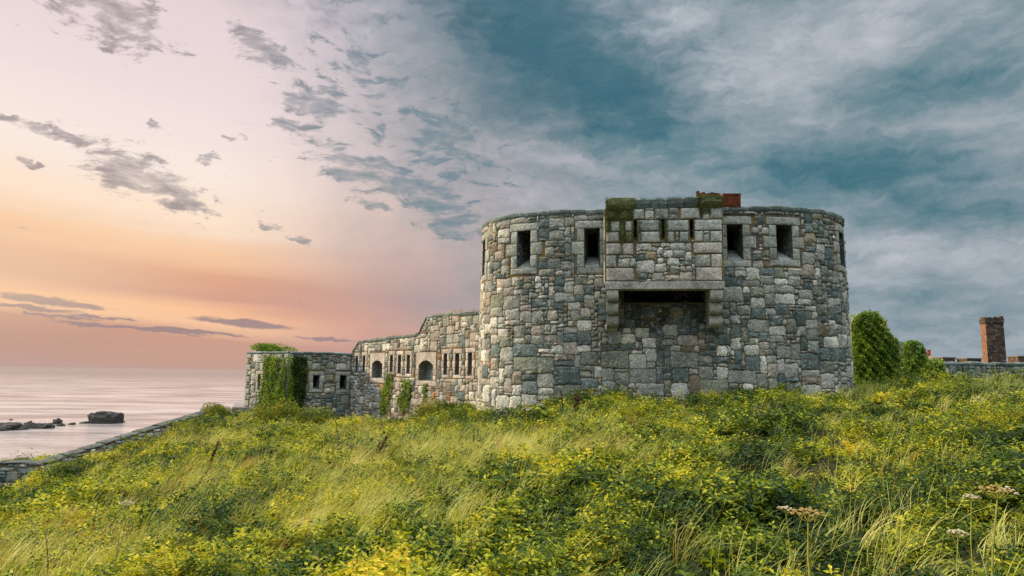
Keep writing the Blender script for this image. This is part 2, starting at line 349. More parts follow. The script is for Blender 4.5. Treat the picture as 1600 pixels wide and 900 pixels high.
def make_height():
    P, Zs = [], []
    for x, y, Y in ctrl:
        p = atY(x, y, Y); P.append((p[0], p[1])); Zs.append(p[2]-VEG)
    extra = [(0, 0, -1.55), (0, -6, -1.7), (12, 0, -1.35), (14, 12, -0.75), (25, 22, -0.4), (28, 35, -0.9), (-6, 1, -2.1), (-14, 2, -4.0), (-14, -6, -4.2), (14, -8, -1.7), (-22, 8, -6.2), (-22, 18, -5.6),
             (-21, 25.5, -5.2), (-30, 25.5, -5.6), (-30, 12, -8.0), (-28, 0, -8.0), (-18, 30.5, -4.2), (-22, 31, -4.3), (-16.5, 31.8, -3.85), (-24, 38, -6.6), (-17, 42, -4.4), (-10, 46, -3.6), (2, 45, -2.2), (12, 40, -1.2), (30, 50, -1.6), (45, 30, -1.5), (45, 10, -1.8),
             (-20, 36, -5.0), (-34, 38, -7.4)]
    for x, y, z in extra: P.append((x, y)); Zs.append(z)
    P = np.array(P); Zs = np.array(Zs); n = len(P)
    D = np.sqrt(((P[:, None]-P[None])**2).sum(-1)+0.6)
    A = np.zeros((n+3, n+3)); A[:n, :n] = D-np.eye(n)*0.25; A[:n, n] = 1; A[:n, n+1:] = P; A[n, :n] = 1; A[n+1:, :n] = P.T
    w = np.linalg.solve(A, np.concatenate([Zs, np.zeros(3)]))
    def h(x, y):
        x = np.asarray(x, float); y = np.asarray(y, float); sh = x.shape
        q = np.stack([x.ravel(), y.ravel()], -1); out = np.empty(len(q))
        for i in range(0, len(q), 20000):
            s = q[i:i+20000]
            d = np.sqrt(((s[:, None]-P[None])**2).sum(-1)+0.6)
            out[i:i+20000] = d@w[:n]+w[n]+s@w[n+1:]
        x = q[:, 0]; y = q[:, 1]
        # hummocks
        k = np.clip((np.hypot(x, y)-2.0)/5.0, 0, 1)
        out += k*(0.10*np.sin(1.1*x+0.6*y+1.0)*np.sin(0.8*y-0.5*x)+0.06*np.sin(2.3*x-1.1*y+2)*np.sin(1.9*y+0.7*x))
        # the land falls away to the shore
        far = np.maximum(np.maximum((y-(46+np.clip(x+12, 0, 40)*0.9))/34.0, (-36-x)/22.0), 0)
        far = np.clip(far, 0, 1); far = far*far*(3-2*far)
        out = out*(1-far)+far*(-27.0)
        return out.reshape(sh)
    return h
height = make_height()
H1 = lambda x, y: float(height(np.array([x]), np.array([y]))[0])
def ground_hit(px, py, top=VEG):
    d = ray(px, py); t = np.linspace(1.5, 60, 1200)
    z = height(d[0]*t, d[1]*t)+top
    k = np.argmax(d[2]*t < z) if (d[2]*t < z).any() else len(t)-1
    p = d*t[k]; return np.array([p[0], p[1], H1(p[0], p[1])])
def make_ground():
    xs = np.concatenate([np.linspace(-75, -24, 30)[:-1], np.linspace(-24, 24, 150)[:-1], np.linspace(24, 90, 34)])
    ys = np.concatenate([np.linspace(-25, -1, 16)[:-1], np.linspace(-1, 42, 150)[:-1], np.linspace(42, 120, 44)])
    gx, gy = np.meshgrid(xs, ys); gz = height(gx, gy)
    v = np.stack([gx.ravel(), gy.ravel(), gz.ravel()], -1); nx = len(xs); f = []
    for j in range(len(ys)-1):
        for i in range(nx-1): f.append((j*nx+i, j*nx+i+1, (j+1)*nx+i+1, (j+1)*nx+i))
    m, N = mat('turf_soil'); g = N.new('ShaderNodeNewGeometry').outputs['Position']
    n1 = N.noise(g, 6, 6, 0.7); n2 = N.noise(g, 0.4, 3, 0.5)
    col = N.mix(N.mr(n2, 0.35, 0.65), N.ramp(n1, [(0.3, (0.006, 0.008, 0.003, 1)), (0.7, (0.028, 0.034, 0.009, 1))]), N.ramp(n1, [(0.3, (0.012, 0.012, 0.005, 1)), (0.7, (0.05, 0.045, 0.014, 1))]))
    finish(N, col, 0.95, n1, 0.8, 0.05, 0.1)
    me = bpy.data.meshes.new('ground'); me.from_pydata(v.tolist(), [], f); me.materials.append(m)
    me.polygons.foreach_set('use_smooth', [True]*len(me.polygons))
    o = bpy.data.objects.new('ground', me); COL.objects.link(o); tag(o, kind='structure')
make_ground()

# ------------------------------------------------------------------ sea
SEA = -25.0
def make_sea():
    m, N = mat('sea_water'); g = N.new('ShaderNodeNewGeometry').outputs['Position']
    n1 = N.noise(N.mapping(g, rot=(0, 0, 0.2), scale=(0.10, 0.22, 1)), 1.0, 6, 0.62)
    n2 = N.noise(N.mapping(g, rot=(0, 0, -0.1), scale=(0.012, 0.03, 1)), 1.0, 4, 0.6)
    n3 = N.noise(N.mapping(g, scale=(0.004, 0.02, 1)), 1.0, 3, 0.5)
    h = N.math('ADD', N.math('MULTIPLY', n1, 1.0), N.math('MULTIPLY', n2, 4.0))
    b = N.new('ShaderNodeBsdfPrincipled')
    sy = N.new('ShaderNodeSeparateXYZ'); N.l.new(g, sy.inputs[0])
    sheenf = N.mr(sy.outputs[1], 200, 2600)  # pale near, darker far: reflected sky painted into the water colour
    N.put(b.inputs['Base Color'], N.mix(sheenf, N.mix(N.mr(n2, 0.35, 0.62), (0.17, 0.15, 0.16, 1), (0.42, 0.365, 0.365, 1)), N.mix(n3, (0.075, 0.095, 0.12, 1), (0.12, 0.13, 0.15, 1))))
    N.put(b.inputs['Roughness'], N.mr(n3, 0.3, 0.7, 0.10, 0.24)); b.inputs['IOR'].default_value = 1.33
    bn = N.new('ShaderNodeBump'); bn.inputs['Strength'].default_value = 0.9; bn.inputs['Distance'].default_value = 0.9
    N.l.new(h, bn.inputs['Height']); N.l.new(bn.outputs[0], b.inputs['Normal'])
    o = N.new('ShaderNodeOutputMaterial'); N.l.new(b.outputs[0], o.inputs[0])
    ys = [-400, 100, 300, 600, 1200, 2500, 5000, 10000, 22000]; xs = [-22000, -8000, -3000, -1000, 0, 1000, 3000, 8000, 22000]
    v = [(x, y, SEA) for y in ys for x in xs]; n = len(xs)
    f = [(j*n+i, j*n+i+1, (j+1)*n+i+1, (j+1)*n+i) for j in range(len(ys)-1) for i in range(n-1)]
    me = bpy.data.meshes.new('sea'); me.from_pydata(v, [], f); me.materials.append(m)
    ob = bpy.data.objects.new('sea', me); COL.objects.link(ob); tag(ob, kind='structure')
make_sea()

# ------------------------------------------------------------------ masonry
class Path:
    """A vertical wall face over a plan line, ordered left to right as seen from outside; u along it, z up, off outwards."""
    def __init__(s, pts, smooth=0, step=0.1, batter=0.0, z0=0.0):
        P = np.array(pts, float)
        if smooth:
            seg = np.hypot(*np.diff(P, axis=0).T); u = np.concatenate([[0], np.cumsum(seg)])
            uu = np.arange(0, u[-1], step); Q = np.stack([np.interp(uu, u, P[:, 0]), np.interp(uu, u, P[:, 1])], -1)
            k = np.exp(-0.5*(np.arange(-3*smooth, 3*smooth+1)/smooth)**2); k /= k.sum()
            pad = 3*smooth
            Qp = np.concatenate([np.linspace(2*Q[0]-Q[pad], Q[0], pad, endpoint=False), Q, np.linspace(Q[-1], 2*Q[-1]-Q[-1-pad], pad+1)[1:]])
            P = np.stack([np.convolve(Qp[:, i], k, 'valid') for i in (0, 1)], -1)
        s.P = P; seg = np.hypot(*np.diff(P, axis=0).T); s.u = np.concatenate([[0], np.cumsum(seg)]); s.L = s.u[-1]
        d = np.diff(P, axis=0)/seg[:, None]; s.segn = np.stack([d[:, 1], -d[:, 0]], -1)
        s.vn = None
        if smooth:
            t = np.gradient(P, axis=0); t /= np.linalg.norm(t, axis=1)[:, None]; s.vn = np.stack([t[:, 1], -t[:, 0]], -1)
        s.batter = batter; s.z0 = z0
    def normal(s, u):
        if s.vn is not None:
            n = np.array([np.interp(u, s.u, s.vn[:, 0]), np.interp(u, s.u, s.vn[:, 1])]); return n/np.linalg.norm(n)
        i = int(np.clip(np.searchsorted(s.u, u, 'right')-1, 0, len(s.segn)-1)); return s.segn[i]
    def at(s, u, z, off=0.0, n=None):
        if n is None: n = s.normal(u)
        o = off+s.batter*(s.z0-z)
        return (np.interp(u, s.u, s.P[:, 0])+n[0]*o, np.interp(u, s.u, s.P[:, 1])+n[1]*o, z)
    def hit(s, px, py):
        d = ray(px, py); best = None
        for i in range(len(s.P)-1):
            a, b = s.P[i], s.P[i+1]; e = b-a
            den = d[0]*e[1]-d[1]*e[0]
            if abs(den) < 1e-9: continue
            t = (a[0]*e[1]-a[1]*e[0])/den; w = (a[0]*d[1]-a[1]*d[0])/den
            if -1e-6 <= w <= 1+1e-6 and t > 0 and (best is None or t < best[0]): best = (t, s.u[i]+w*(s.u[i+1]-s.u[i]), t*d[2])
        if best is None: raise ValueError('no hit %s %s' % (px, py))
        return best[1], best[2]
    def rect(s, x0, y0, x1, y1):
        ym, xm = (y0+y1)/2, (x0+x1)/2
        return (s.hit(x0, ym)[0], s.hit(x1, ym)[0], s.hit(xm, y1)[1], s.hit(xm, y0)[1])

def stone_outline(mb, path, out, col, h=0.05, rough=1.0, base=-0.02):
    """one stone from its outline in (u, z): an eased edge and a slightly domed, uneven face"""
    n = len(out); cx, cz = sum(p[0] for p in out)/n, sum(p[1] for p in out)/n
    s = min(max(p[0] for p in out)-min(p[0] for p in out), max(p[1] for p in out)-min(p[1] for p in out))
    e = min(0.35, (0.010+0.016*rough)/max(s*0.5, 0.02)+0.05)
    tx, tz = R_.uniform(-.35, .35)*rough, R_.uniform(-.35, .35)*rough; L = max(s, 0.05)
    hh = lambda u, z, k: h*(k+max(-0.5, min(0.5, (u-cx)/L))*tx+max(-0.5, min(0.5, (z-cz)/L))*tz)
    V = [path.at(p[0], p[1], base) for p in out]
    V += [path.at(p[0], p[1], hh(p[0], p[1], 0.5)) for p in out]
    V += [path.at(p[0]+(cx-p[0])*e, p[1]+(cz-p[1])*e, hh(p[0], p[1], 0.85+0.22*rough*R_.uniform(-1, 1))) for p in out]
    V += [path.at(p[0]+(cx-p[0])*0.55, p[1]+(cz-p[1])*0.55, hh(p[0], p[1], 1.1+0.12*rough*R_.uniform(-1, 1))) for p in out]
    V.append(path.at(cx, cz, h*(1.16+0.1*rough*R_.uniform(-1, 1))))
    Fc = []
    for r in range(3):
        for i in range(n):
            j = (i+1) % n; Fc.append((r*n+i, r*n+j, (r+1)*n+j, (r+1)*n+i))
    for i in range(n): Fc.append((3*n+i, 3*n+(i+1) % n, 4*n))
    k = R_.uniform(0.78, 1.2)
    mb.add(V, Fc, (col[0]*k, col[1]*k, col[2]*k, 1))
def stone(mb, path, u0, u1, z0, z1, col, h=0.05, joint=0.012, rough=1.0, base=-0.02):
    """a squared stone"""
    a0, a1, b0, b1 = u0+joint, u1-joint, z0+joint, z1-joint
    w, t = a1-a0, b1-b0
    if w < 0.015 or t < 0.015: return
    s = min(w, t); jr = 0.10*s*rough; cut = s*(0.04+0.12*rough*R_.random())
    pts = []
    for (cx, cy, sx, sy) in ((a0, b0, 1, 1), (a1, b0, -1, 1), (a1, b1, -1, -1), (a0, b1, 1, -1)):
        jx, jy = R_.uniform(-0.3, 1)*jr, R_.uniform(-0.3, 1)*jr
        c = cut*R_.uniform(0.5, 1.3)
        p = (cx+sx*(jx+c), cy+sy*jy); q = (cx+sx*jx, cy+sy*(jy+c))
        pts += [q, p] if (sx*sy > 0) else [p, q]
    out = []
    for i in range(8):
        p, q = pts[i], pts[(i+1) % 8]; out.append(p)
        if i % 2 == 1:
            L = math.hypot(q[0]-p[0], q[1]-p[1]); k = max(1, int(L/0.22))
            for j in range(1, k+1):
                f = j/(k+1)+R_.uniform(-.1, .1)/(k+1)
                nx, ny = (q[1]-p[1])/max(L, 1e-6), -(q[0]-p[0])/max(L, 1e-6)
                o = R_.uniform(-0.5, 0.6)*jr*0.6
                out.append((p[0]+(q[0]-p[0])*f+nx*o, p[1]+(q[1]-p[1])*f+ny*o))
    stone_outline(mb, path, out, col, h, rough, base)

PAL = {'grey': (0.33, 0.335, 0.315), 'blue': (0.145, 0.185, 0.19), 'pale': (0.58, 0.565, 0.53), 'pink': (0.43, 0.375, 0.335), 'brown': (0.28, 0.235, 0.175), 'green': (0.25, 0.265, 0.22), 'dress': (0.38, 0.395, 0.37), 'damp': (0.085, 0.095, 0.09),
       'dresspink': (0.48, 0.43, 0.405), 'moss': (0.12, 0.135, 0.06), 'slate': (0.19, 0.235, 0.25), 'orange': (0.36, 0.20, 0.11), 'coping': (0.13, 0.165, 0.165)}
def pick(weights):
    ks = list(weights); r = R_.random()*sum(weights.values())
    for k in ks:
        r -= weights[k]
        if r <= 0: return PAL[k]
    return PAL[ks[-1]]
def rubble(mb, path, u0, u1, zb, ztop, reserved, weights, cell=0.11, big=lambda z: 1.0, joint=0.014, h=0.05, rough=1.0):
    """fill a face with random rubble, leaving the reserved rectangles free; ztop(u) is its top"""
    nu = max(1, int(round((u1-u0)/cell))); cu_ = (u1-u0)/nu
    us = [u0+i*cu_ for i in range(nu+1)]
    zm = max(ztop(u) for u in us); nz = max(1, int(round((zm-zb)/cell))); cz_ = (zm-zb)/nz
    row = [0.0]+[R_.uniform(-0.28, 0.28)*cz_ for _ in range(nz-1)]+[0.0]
    occ = np.zeros((nz, nu), bool)
    for j in range(nz):
        for i in range(nu):
            uc, zc = us[i]+cu_/2, zb+(j+0.5)*cz_
            if zb+(j+0.7)*cz_ > ztop(uc): occ[j, i] = True; continue
            for (a, b, c, d) in reserved:
                if a-cu_*0.45 < uc < b+cu_*0.45 and c-cz_*0.45 < zc < d+cz_*0.45:
                    occ[j, i] = True; break
    held = set()                       # grid corners on the edge of something reserved stay put
    for j in range(nz+1):
        for i in range(nu+1):
            if any(occ[y, x] for y in (j-1, j) for x in (i-1, i) if 0 <= y < nz and 0 <= x < nu): held.add((i, j))
    WU = NR.uniform(-0.33, 0.33, (nz+1, nu+1))*cu_; WZ = NR.uniform(-0.24, 0.24, (nz+1, nu+1))*cz_
    wave = [R_.uniform(0, 6.28) for _ in range(3)]
    def warp(i, j):
        u = us[i]; z = zb+j*cz_
        if (i, j) in held: return u, z
        if 0 < i < nu: u += WU[j, i]
        if 0 < j < nz: z += row[j]*0.6+WZ[j, i]+0.25*cz_*math.sin(u*1.7+wave[0]+0.4*j)
        return u, z
    for j in range(nz):
        for i in range(nu):
            if occ[j, i]: continue
            k = big(zb+j*cz_)
            r = R_.random()
            if r < 0.30: w, t = R_.choice(((1, 1), (2, 1), (2, 1), (3, 1)))
            elif r < 0.72: w, t = R_.choice(((3, 2), (4, 2), (3, 3), (2, 2), (4, 3)))
            else: w, t = R_.choice(((5, 3), (4, 4), (6, 3), (5, 2), (6, 4), (4, 3)))
            w = max(1, int(round(w*k))); t = max(1, int(round(t*min(k, 1.25))))
            ww = 0
            while ww < w and i+ww < nu and not occ[j, i+ww]: ww += 1
            tt = 1
            while tt < t and j+tt < nz and not occ[j+tt, i:i+ww].any(): tt += 1
            if ww == 1 and tt > 2: tt = 2
            occ[j:j+tt, i:i+ww] = True
            ring = [(x, j) for x in range(i, i+ww)]+[(i+ww, y) for y in range(j, j+tt)]+[(x, j+tt) for x in range(i+ww, i, -1)]+[(i, y) for y in range(j+tt, j, -1)]
            P0 = [warp(*q) for q in ring]; corner = {0, ww, ww+tt, 2*ww+tt}
            out = []
            for k_, q in enumerate(P0):
                if k_ in corner:
                    pa, pb = P0[k_-1], P0[(k_+1) % len(P0)]; f1, f2 = R_.uniform(0.12, 0.62), R_.uniform(0.12, 0.62)
                    out += [(q[0]+(pa[0]-q[0])*f1, q[1]+(pa[1]-q[1])*f1), (q[0]+(pb[0]-q[0])*f2, q[1]+(pb[1]-q[1])*f2)]
                else: out.append(q)
            n_ = len(out); mx_, mz_ = sum(q[0] for q in out)/n_, sum(q[1] for q in out)/n_
            hw_, ht_ = max(abs(q[0]-mx_) for q in out), max(abs(q[1]-mz_) for q in out); jj = joint*R_.uniform(0.6, 1.4)
            out = [(mx_+(q[0]-mx_)*max(0.5, 1-jj/hw_), mz_+(q[1]-mz_)*max(0.5, 1-jj/ht_)) for q in out]
            stone_outline(mb, path, out, pick(weights(mx_, mz_)), h*R_.uniform(0.6, 1.35), rough)
def face(mb, path, u0, u1, zb, ztop, holes, step=0.2, col=(0.1, 0.09, 0.07, 0)):
    """the mortar bed behind the stones, with the openings left out"""
    us = set(np.round(np.arange(u0, u1, step), 4)) | {round(u1, 4)} | {round(float(x), 4) for x in path.u if u0 < x < u1 and path.vn is None}
    zmin = min(ztop(u) for u in np.linspace(u0, u1, 60))
    zs = {round(zb, 4), round(zmin, 4)}
    for a, b, c, d in holes: us |= {round(a, 4), round(b, 4)}; zs |= {round(c, 4), round(d, 4)}
    us = sorted(us); zs = sorted(zs)
    for i in range(len(us)-1):
        a, b = us[i], us[i+1]
        if b-a < 1e-3: continue
        zl = zs+[None]
        for j in range(len(zl)-1):
            c, d = zl[j], zl[j+1]
            um = (a+b)/2
            if d is not None and any(h[0]-1e-3 < um < h[1]+1e-3 and h[2]-1e-3 < (c+d)/2 < h[3]+1e-3 for h in holes): continue
            da = ztop(a+1e-4) if d is None else d; db = ztop(b-1e-4) if d is None else d
            if da-c < 1e-3 and db-c < 1e-3: continue
            na, nb = path.normal(a+1e-4), path.normal(b-1e-4)
            mb.add([path.at(a, c, 0, na), path.at(b, c, 0, nb), path.at(b, db, 0, nb), path.at(a, da, 0, na)], [(0, 1, 2, 3)], col)
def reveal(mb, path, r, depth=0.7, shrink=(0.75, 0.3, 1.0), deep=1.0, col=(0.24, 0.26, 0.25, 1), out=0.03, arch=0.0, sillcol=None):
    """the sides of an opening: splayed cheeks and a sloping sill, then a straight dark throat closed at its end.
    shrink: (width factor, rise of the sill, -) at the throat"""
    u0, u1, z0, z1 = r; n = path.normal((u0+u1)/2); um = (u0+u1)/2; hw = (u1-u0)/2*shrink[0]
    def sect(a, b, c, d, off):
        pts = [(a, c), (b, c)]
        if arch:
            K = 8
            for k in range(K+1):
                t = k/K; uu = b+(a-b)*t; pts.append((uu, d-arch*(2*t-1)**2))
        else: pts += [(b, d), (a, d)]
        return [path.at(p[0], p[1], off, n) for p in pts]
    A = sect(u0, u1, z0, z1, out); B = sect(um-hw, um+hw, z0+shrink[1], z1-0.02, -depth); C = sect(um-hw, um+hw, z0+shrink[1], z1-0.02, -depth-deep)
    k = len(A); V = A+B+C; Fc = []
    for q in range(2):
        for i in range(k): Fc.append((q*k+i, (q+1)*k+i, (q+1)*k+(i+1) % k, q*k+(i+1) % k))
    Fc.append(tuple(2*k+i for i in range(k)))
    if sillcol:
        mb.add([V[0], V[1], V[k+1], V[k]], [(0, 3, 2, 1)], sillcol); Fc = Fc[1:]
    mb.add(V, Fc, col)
def surround(mb, path, r, col, side=0.2, lint=0.2, sillh=0.17, n=3, alt=1.8, h=0.035, sill=None):
    """dressed stones round an opening; returns the rectangle they take"""
    u0, u1, z0, z1 = r; H = z1-z0
    J = dict(h=h, joint=0.006, rough=0.18)
    for k in range(n):
        c, d = z0+H*k/n, z0+H*(k+1)/n
        e = side*(alt if k % 2 == 1 else 1.0)
        stone(mb, path, u0-e, u0+0.003, c, d, col, **J); stone(mb, path, u1-0.003, u1+e, c, d, col, **J)
    e = side*1.25
    stone(mb, path, u0-e, u1+e, z1-0.002, z1+lint, col, **J)
    (sill if sill is not None else mb)
    stone(sill if sill is not None else mb, path, u0-side, u1+side, z0-sillh, z0+0.002, col, **J)
    m = side*alt if n > 1 else e
    res = [(u0-e, u1+e, z1, z1+lint), (u0-side, u1+side, z0-sillh, z0)]
    for k in range(n):
        e2 = side*(alt if k % 2 == 1 else 1.0); res.append((u0-e2, u1+e2, z0+H*k/n, z0+H*(k+1)/n))
    return res
def coping(mb, path, u0, u1, ztop, t=0.2, depth=0.5, out=0.05, col='coping', size=(0.45, 0.85), rough=0.7, mossy=0.0):
    u = u0
    while u < u1-0.05:
        w = min(R_.uniform(*size), u1-u)
        if u1-u-w < 0.25: w = u1-u
        za, zb_ = ztop(u+0.02), ztop(u+w-0.02)
        c = PAL['moss'] if R_.random() < mossy else PAL[col]; k = R_.uniform(0.75, 1.3)
        K = max(2, int(w/0.2)); V = []; j = R_.uniform(-0.015, 0.02)
        prof = [(out-0.02, -t), (out+0.015, -t*0.6), (out+0.01, -t*0.2), (out-0.035, 0.0), (-depth*0.5, 0.02), (-depth, 0.0), (-depth, -t)]
        for q in range(K+1):
            f = q/K; uu = u+0.008+(w-0.016)*f
            n = path.normal(uu); en = 0.015 if q in (0, K) else 0.0
            zc = za+(zb_-za)*f+j
            for (o, z) in prof:
                g = R_.uniform(-1, 1)*0.012*rough
                V.append(path.at(uu, zc+z+g-(en if z > -t*0.5 else 0), o+g-en, n))
        m = len(prof); Fc = []
        for q in range(K):
            for i in range(m): Fc.append((q*m+i, (q+1)*m+i, (q+1)*m+(i+1) % m, q*m+(i+1) % m))
        Fc.append(tuple(range(m))); Fc.append(tuple(K*m+i for i in range(m))[::-1])
        mb.add(V, Fc, (c[0]*k, c[1]*k, c[2]*k, 1))
        u += w

# ------------------------------------------------------------------ the round-cornered keep
def make_keep():
    tp = [(-0.95, 27.2), (-0.97, 26), (-1.0, 24.0), (-1.0, 22.9), (-0.95, 22.2), (-0.86, 21.8), (-0.71, 21.42), (-0.47, 21.05), (-0.18, 20.78), (0.25, 20.54), (0.64, 20.35), (1.14, 20.18), (1.68, 20.04), (2.31, 19.93), (4.5, 19.63),
          (6.64, 19.36), (7.54, 19.32), (8.09, 19.38), (8.58, 19.48), (9.05, 19.62), (9.46, 19.85), (9.84, 20.2), (10.22, 20.72), (10.46, 21.4), (10.58, 22.3), (10.62, 23.0), (10.62, 23.6)]
    p = Path(tp, smooth=2, step=0.1, batter=0.012, z0=4.9)
    TOP = 4.88; ZB = -1.6
    zt = lambda u: TOP-0.15
    keep = thing('stone_keep', 'massive grey stone keep with rounded corners and a projecting gallery, largest building on the hilltop', 'fort', (4.8, 24, -1.2))
    um = lambda y: float(np.interp(-y, -p.P[:30, 1], p.u[:30])) if False else None
    # openings
    uL = p.u[np.argmin(np.abs(p.P[:len(p.P)//3, 1]-22.0))]
    w1 = p.rect(809, 361, 829, 419); w2 = p.rect(913, 357, 937, 418); w3 = p.rect(1136, 351, 1160, 407); w4 = p.rect(1213, 352, 1237, 406)
    uR = p.hit(1300, 380)[0]+0.62
    w0 = (uL-0.28, uL+0.20, w1[2]-0.02, w1[3]); w5 = (uR-0.2, uR+0.3, w4[2], w4[3])
    wins = [w0, w1, w2, w3, w4, w5]
    wall = MB(); reserved = []
    for k, r in enumerate(wins):
        e = MB(); sl = MB()
        c = PAL['dress']
        reserved += surround(e, p, r, c, side=0.22, lint=0.24, sillh=0.2, n=3, alt=1.75, sill=sl)
        reserved.append(r)
        reveal(e, p, r, depth=0.8, shrink=(0.60, 0.45, 1), deep=2.2, col=(0.085, 0.09, 0.085, 1), sillcol=(0.30, 0.33, 0.33, 1))  # cheeks and throat coloured darker to paint the shade inside
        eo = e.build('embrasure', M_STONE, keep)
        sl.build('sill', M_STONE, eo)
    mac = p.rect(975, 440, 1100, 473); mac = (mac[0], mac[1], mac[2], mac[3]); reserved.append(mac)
    shade_r = p.rect(966, 474, 1112, 512)
    mh = MB(); reveal(mh, p, mac, depth=0.7, shrink=(0.98, 0.0, 1), deep=0.3, col=(0.035, 0.035, 0.032, 1)); mh.build('shade_recess', M_STONE, keep); wins = wins+[mac]  # dark recess added to make the black shadow under the lintel
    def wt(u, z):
        if shade_r[0] < u < shade_r[1] and shade_r[2] < z < shade_r[3]+0.6: return {'damp': 0.6, 'blue': 0.25, 'brown': 0.12}  # dark palette paints the shade beneath the gallery into these stones
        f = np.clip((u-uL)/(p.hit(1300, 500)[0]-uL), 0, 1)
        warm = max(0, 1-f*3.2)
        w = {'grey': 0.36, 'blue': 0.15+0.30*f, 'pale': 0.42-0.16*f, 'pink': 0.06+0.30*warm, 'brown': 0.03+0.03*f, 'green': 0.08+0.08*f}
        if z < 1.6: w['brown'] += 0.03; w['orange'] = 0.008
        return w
    ul, ur = 0.0, p.L
    big = lambda z: 1.3 if z < 0.5 else (0.95 if z < 2.9 else 1.05)
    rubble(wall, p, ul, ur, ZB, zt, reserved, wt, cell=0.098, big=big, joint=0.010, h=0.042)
    face(wall, p, 0.0, p.L, ZB, zt, wins, step=0.15)
    b, a = p.P[0], p.P[-1]
    wall.add([(a[0], a[1], ZB), (b[0], b[1], ZB), (b[0], b[1], TOP-.15), (a[0], a[1], TOP-.15)], [(0, 1, 2, 3)], (0.2, 0.2, 0.2, 1))
    wall.build('wall', M_STONE, keep)
    cp = MB(); coping(cp, p, 0.0, p.L, lambda u: TOP, t=0.2, depth=0.6, out=0.055, size=(0.4, 0.8), rough=0.35)
    cp.build('coping', M_COPING, keep)
    dk = MB(); q = [(x, y, TOP-0.55) for x, y in p.P[::3]]
    dk.add(q, [tuple(range(len(q)))], (0.2, 0.2, 0.19, 1)); dk.build('roof_deck', M_COPING, keep)
    # ---- the gallery that projects over the wall on two corbels
    dirn = np.array([6.64-2.31, 19.36-19.93]); dirn /= np.linalg.norm(dirn); nrm = np.array([dirn[1], -dirn[0]])
    base = np.array([2.31, 19.93])+nrm*0.92
    def line_at(px, py):
        d = ray(px, py); A = np.array([[d[0], -dirn[0]], [d[1], -dirn[1]]]); t, s = np.linalg.solve(A, base); return base+dirn*s, t*d[2]
    A, _ = line_at(945.5, 380); B, _ = line_at(1130, 380)
    gp = Path([A-nrm*0.96, A, B, B-nrm*0.96])
    L0 = 0.96; L1 = L0+np.linalg.norm(B-A)
    def front_hit(px, py):
        q, z = line_at(px, py); return float(np.clip(L0+np.dot(q-A, dirn), L0+0.001, L1-0.001)), z
    gp.hit = front_hit
    gz = lambda px, py: gp.hit(px, py)[1]
    zTop = gz(1040, 308.5); zc = gz(1040, 325); zl1 = gz(1040, 440); zl0 = gz(1040, 452.5)
    gal = MB(); slits = [gp.rect(990, 344.5, 994.8, 372), gp.rect(1033.5, 343.5, 1038.3, 371.5), gp.rect(1077.8, 343, 1083, 371)]
    res = []
    def blk(mb_, x0, y0, x1, y1, c, rough=0.22, h=0.045):
        u0, u1, z0, z1 = gp.rect(x0, y0, x1, y1); stone(mb_, gp, u0, u1, z0, z1, PAL[c], h, 0.007, rough); res.append((u0, u1, z0, z1))
    # dressed courses (left to right, top to bottom)
    for (x0, y0, x1, y1, c) in [(947, 329, 966, 344, 'moss'), (966, 329, 989, 344, 'moss'), (989, 327, 1007, 343, 'dress'), (1023, 326, 1044, 343, 'green'), (1063, 325, 1094, 342, 'dress'), (1109, 325, 1128, 342, 'dress'),
                                (947, 345, 954, 362, 'moss'), (954, 345, 969, 362, 'dress'), (969, 345, 976, 378, 'moss'), (976, 345, 989, 361, 'dress'), (996, 344, 1030, 361, 'dress'), (1040, 344, 1076, 361, 'dress'), (1085, 343, 1128, 360, 'dress'),
                                (947, 363, 968, 379, 'dresspink'), (976, 362, 989, 379, 'moss'), (997, 362, 1032, 379, 'dress'), (1040, 362, 1053, 379, 'dress'), (1062, 362, 1076, 378, 'dress'), (1085, 361, 1099, 378, 'dress'), (1110, 361, 1128, 378, 'dress'),
                                (947, 380, 990, 398, 'dresspink'), (1083, 379, 1128, 396, 'dresspink'), (947, 399, 963, 418, 'dress'), (1111, 397, 1128, 418, 'dresspink'), (947, 419, 991, 439, 'dresspink'), (1087, 418, 1128, 439, 'dresspink')]:
        blk(gal, x0, y0, x1, y1, c)
    gw = lambda u, z: {'grey': 0.3, 'pale': 0.42, 'pink': 0.1, 'blue': 0.1, 'green': 0.1, 'brown': 0.05}
    rubble(gal, gp, L0+0.02, L1-0.02, zl1, lambda u: zc, res+slits, gw, cell=0.085, joint=0.010, h=0.045)
    sidew = lambda u, z: {'dress': 0.5, 'grey': 0.3, 'moss': 0.25}
    for (a, b) in ((0.0, L0-0.02), (L1+0.02, gp.L)):
        z = zl1
        while z < zc-0.05:
            z2 = min(z+R_.uniform(0.26, 0.36), zc); stone(gal, gp, a, b, z, z2, pick(sidew(0, 0)), 0.035, 0.007, 0.25); z = z2
    face(gal, gp, 0, gp.L, zl1, lambda u: zc, slits, step=0.5)
    ip = Path([A-nrm*0.96+dirn*0.3, A-nrm*0.3+dirn*0.3, B-nrm*0.3-dirn*0.3, B-nrm*0.96-dirn*0.3])
    face(gal, ip, 0, ip.L, zl0, lambda u: zc, [], step=9, col=(0.12, 0.12, 0.11, 1))
    g = gal.build('gallery', M_STONE, keep)
    for r in slits:
        e = MB(); reveal(e, gp, r, depth=0.18, shrink=(0.9, 0.0, 1), deep=0.1, col=(0.05, 0.055, 0.055, 1), out=0.04)
        e.build('loophole', M_STONE, g)
    cpm = MB(); gu = L0-0.02
    tops = [(946, 993, 'moss', 0), (993, 1017, 'coping', 0.0), (1017, 1042, 'coping', 0.015), (1042, 1069, 'coping', 0.01), (1069, 1090, 'coping', 0.02), (1090, 1128.5, 'moss', 0.03)]
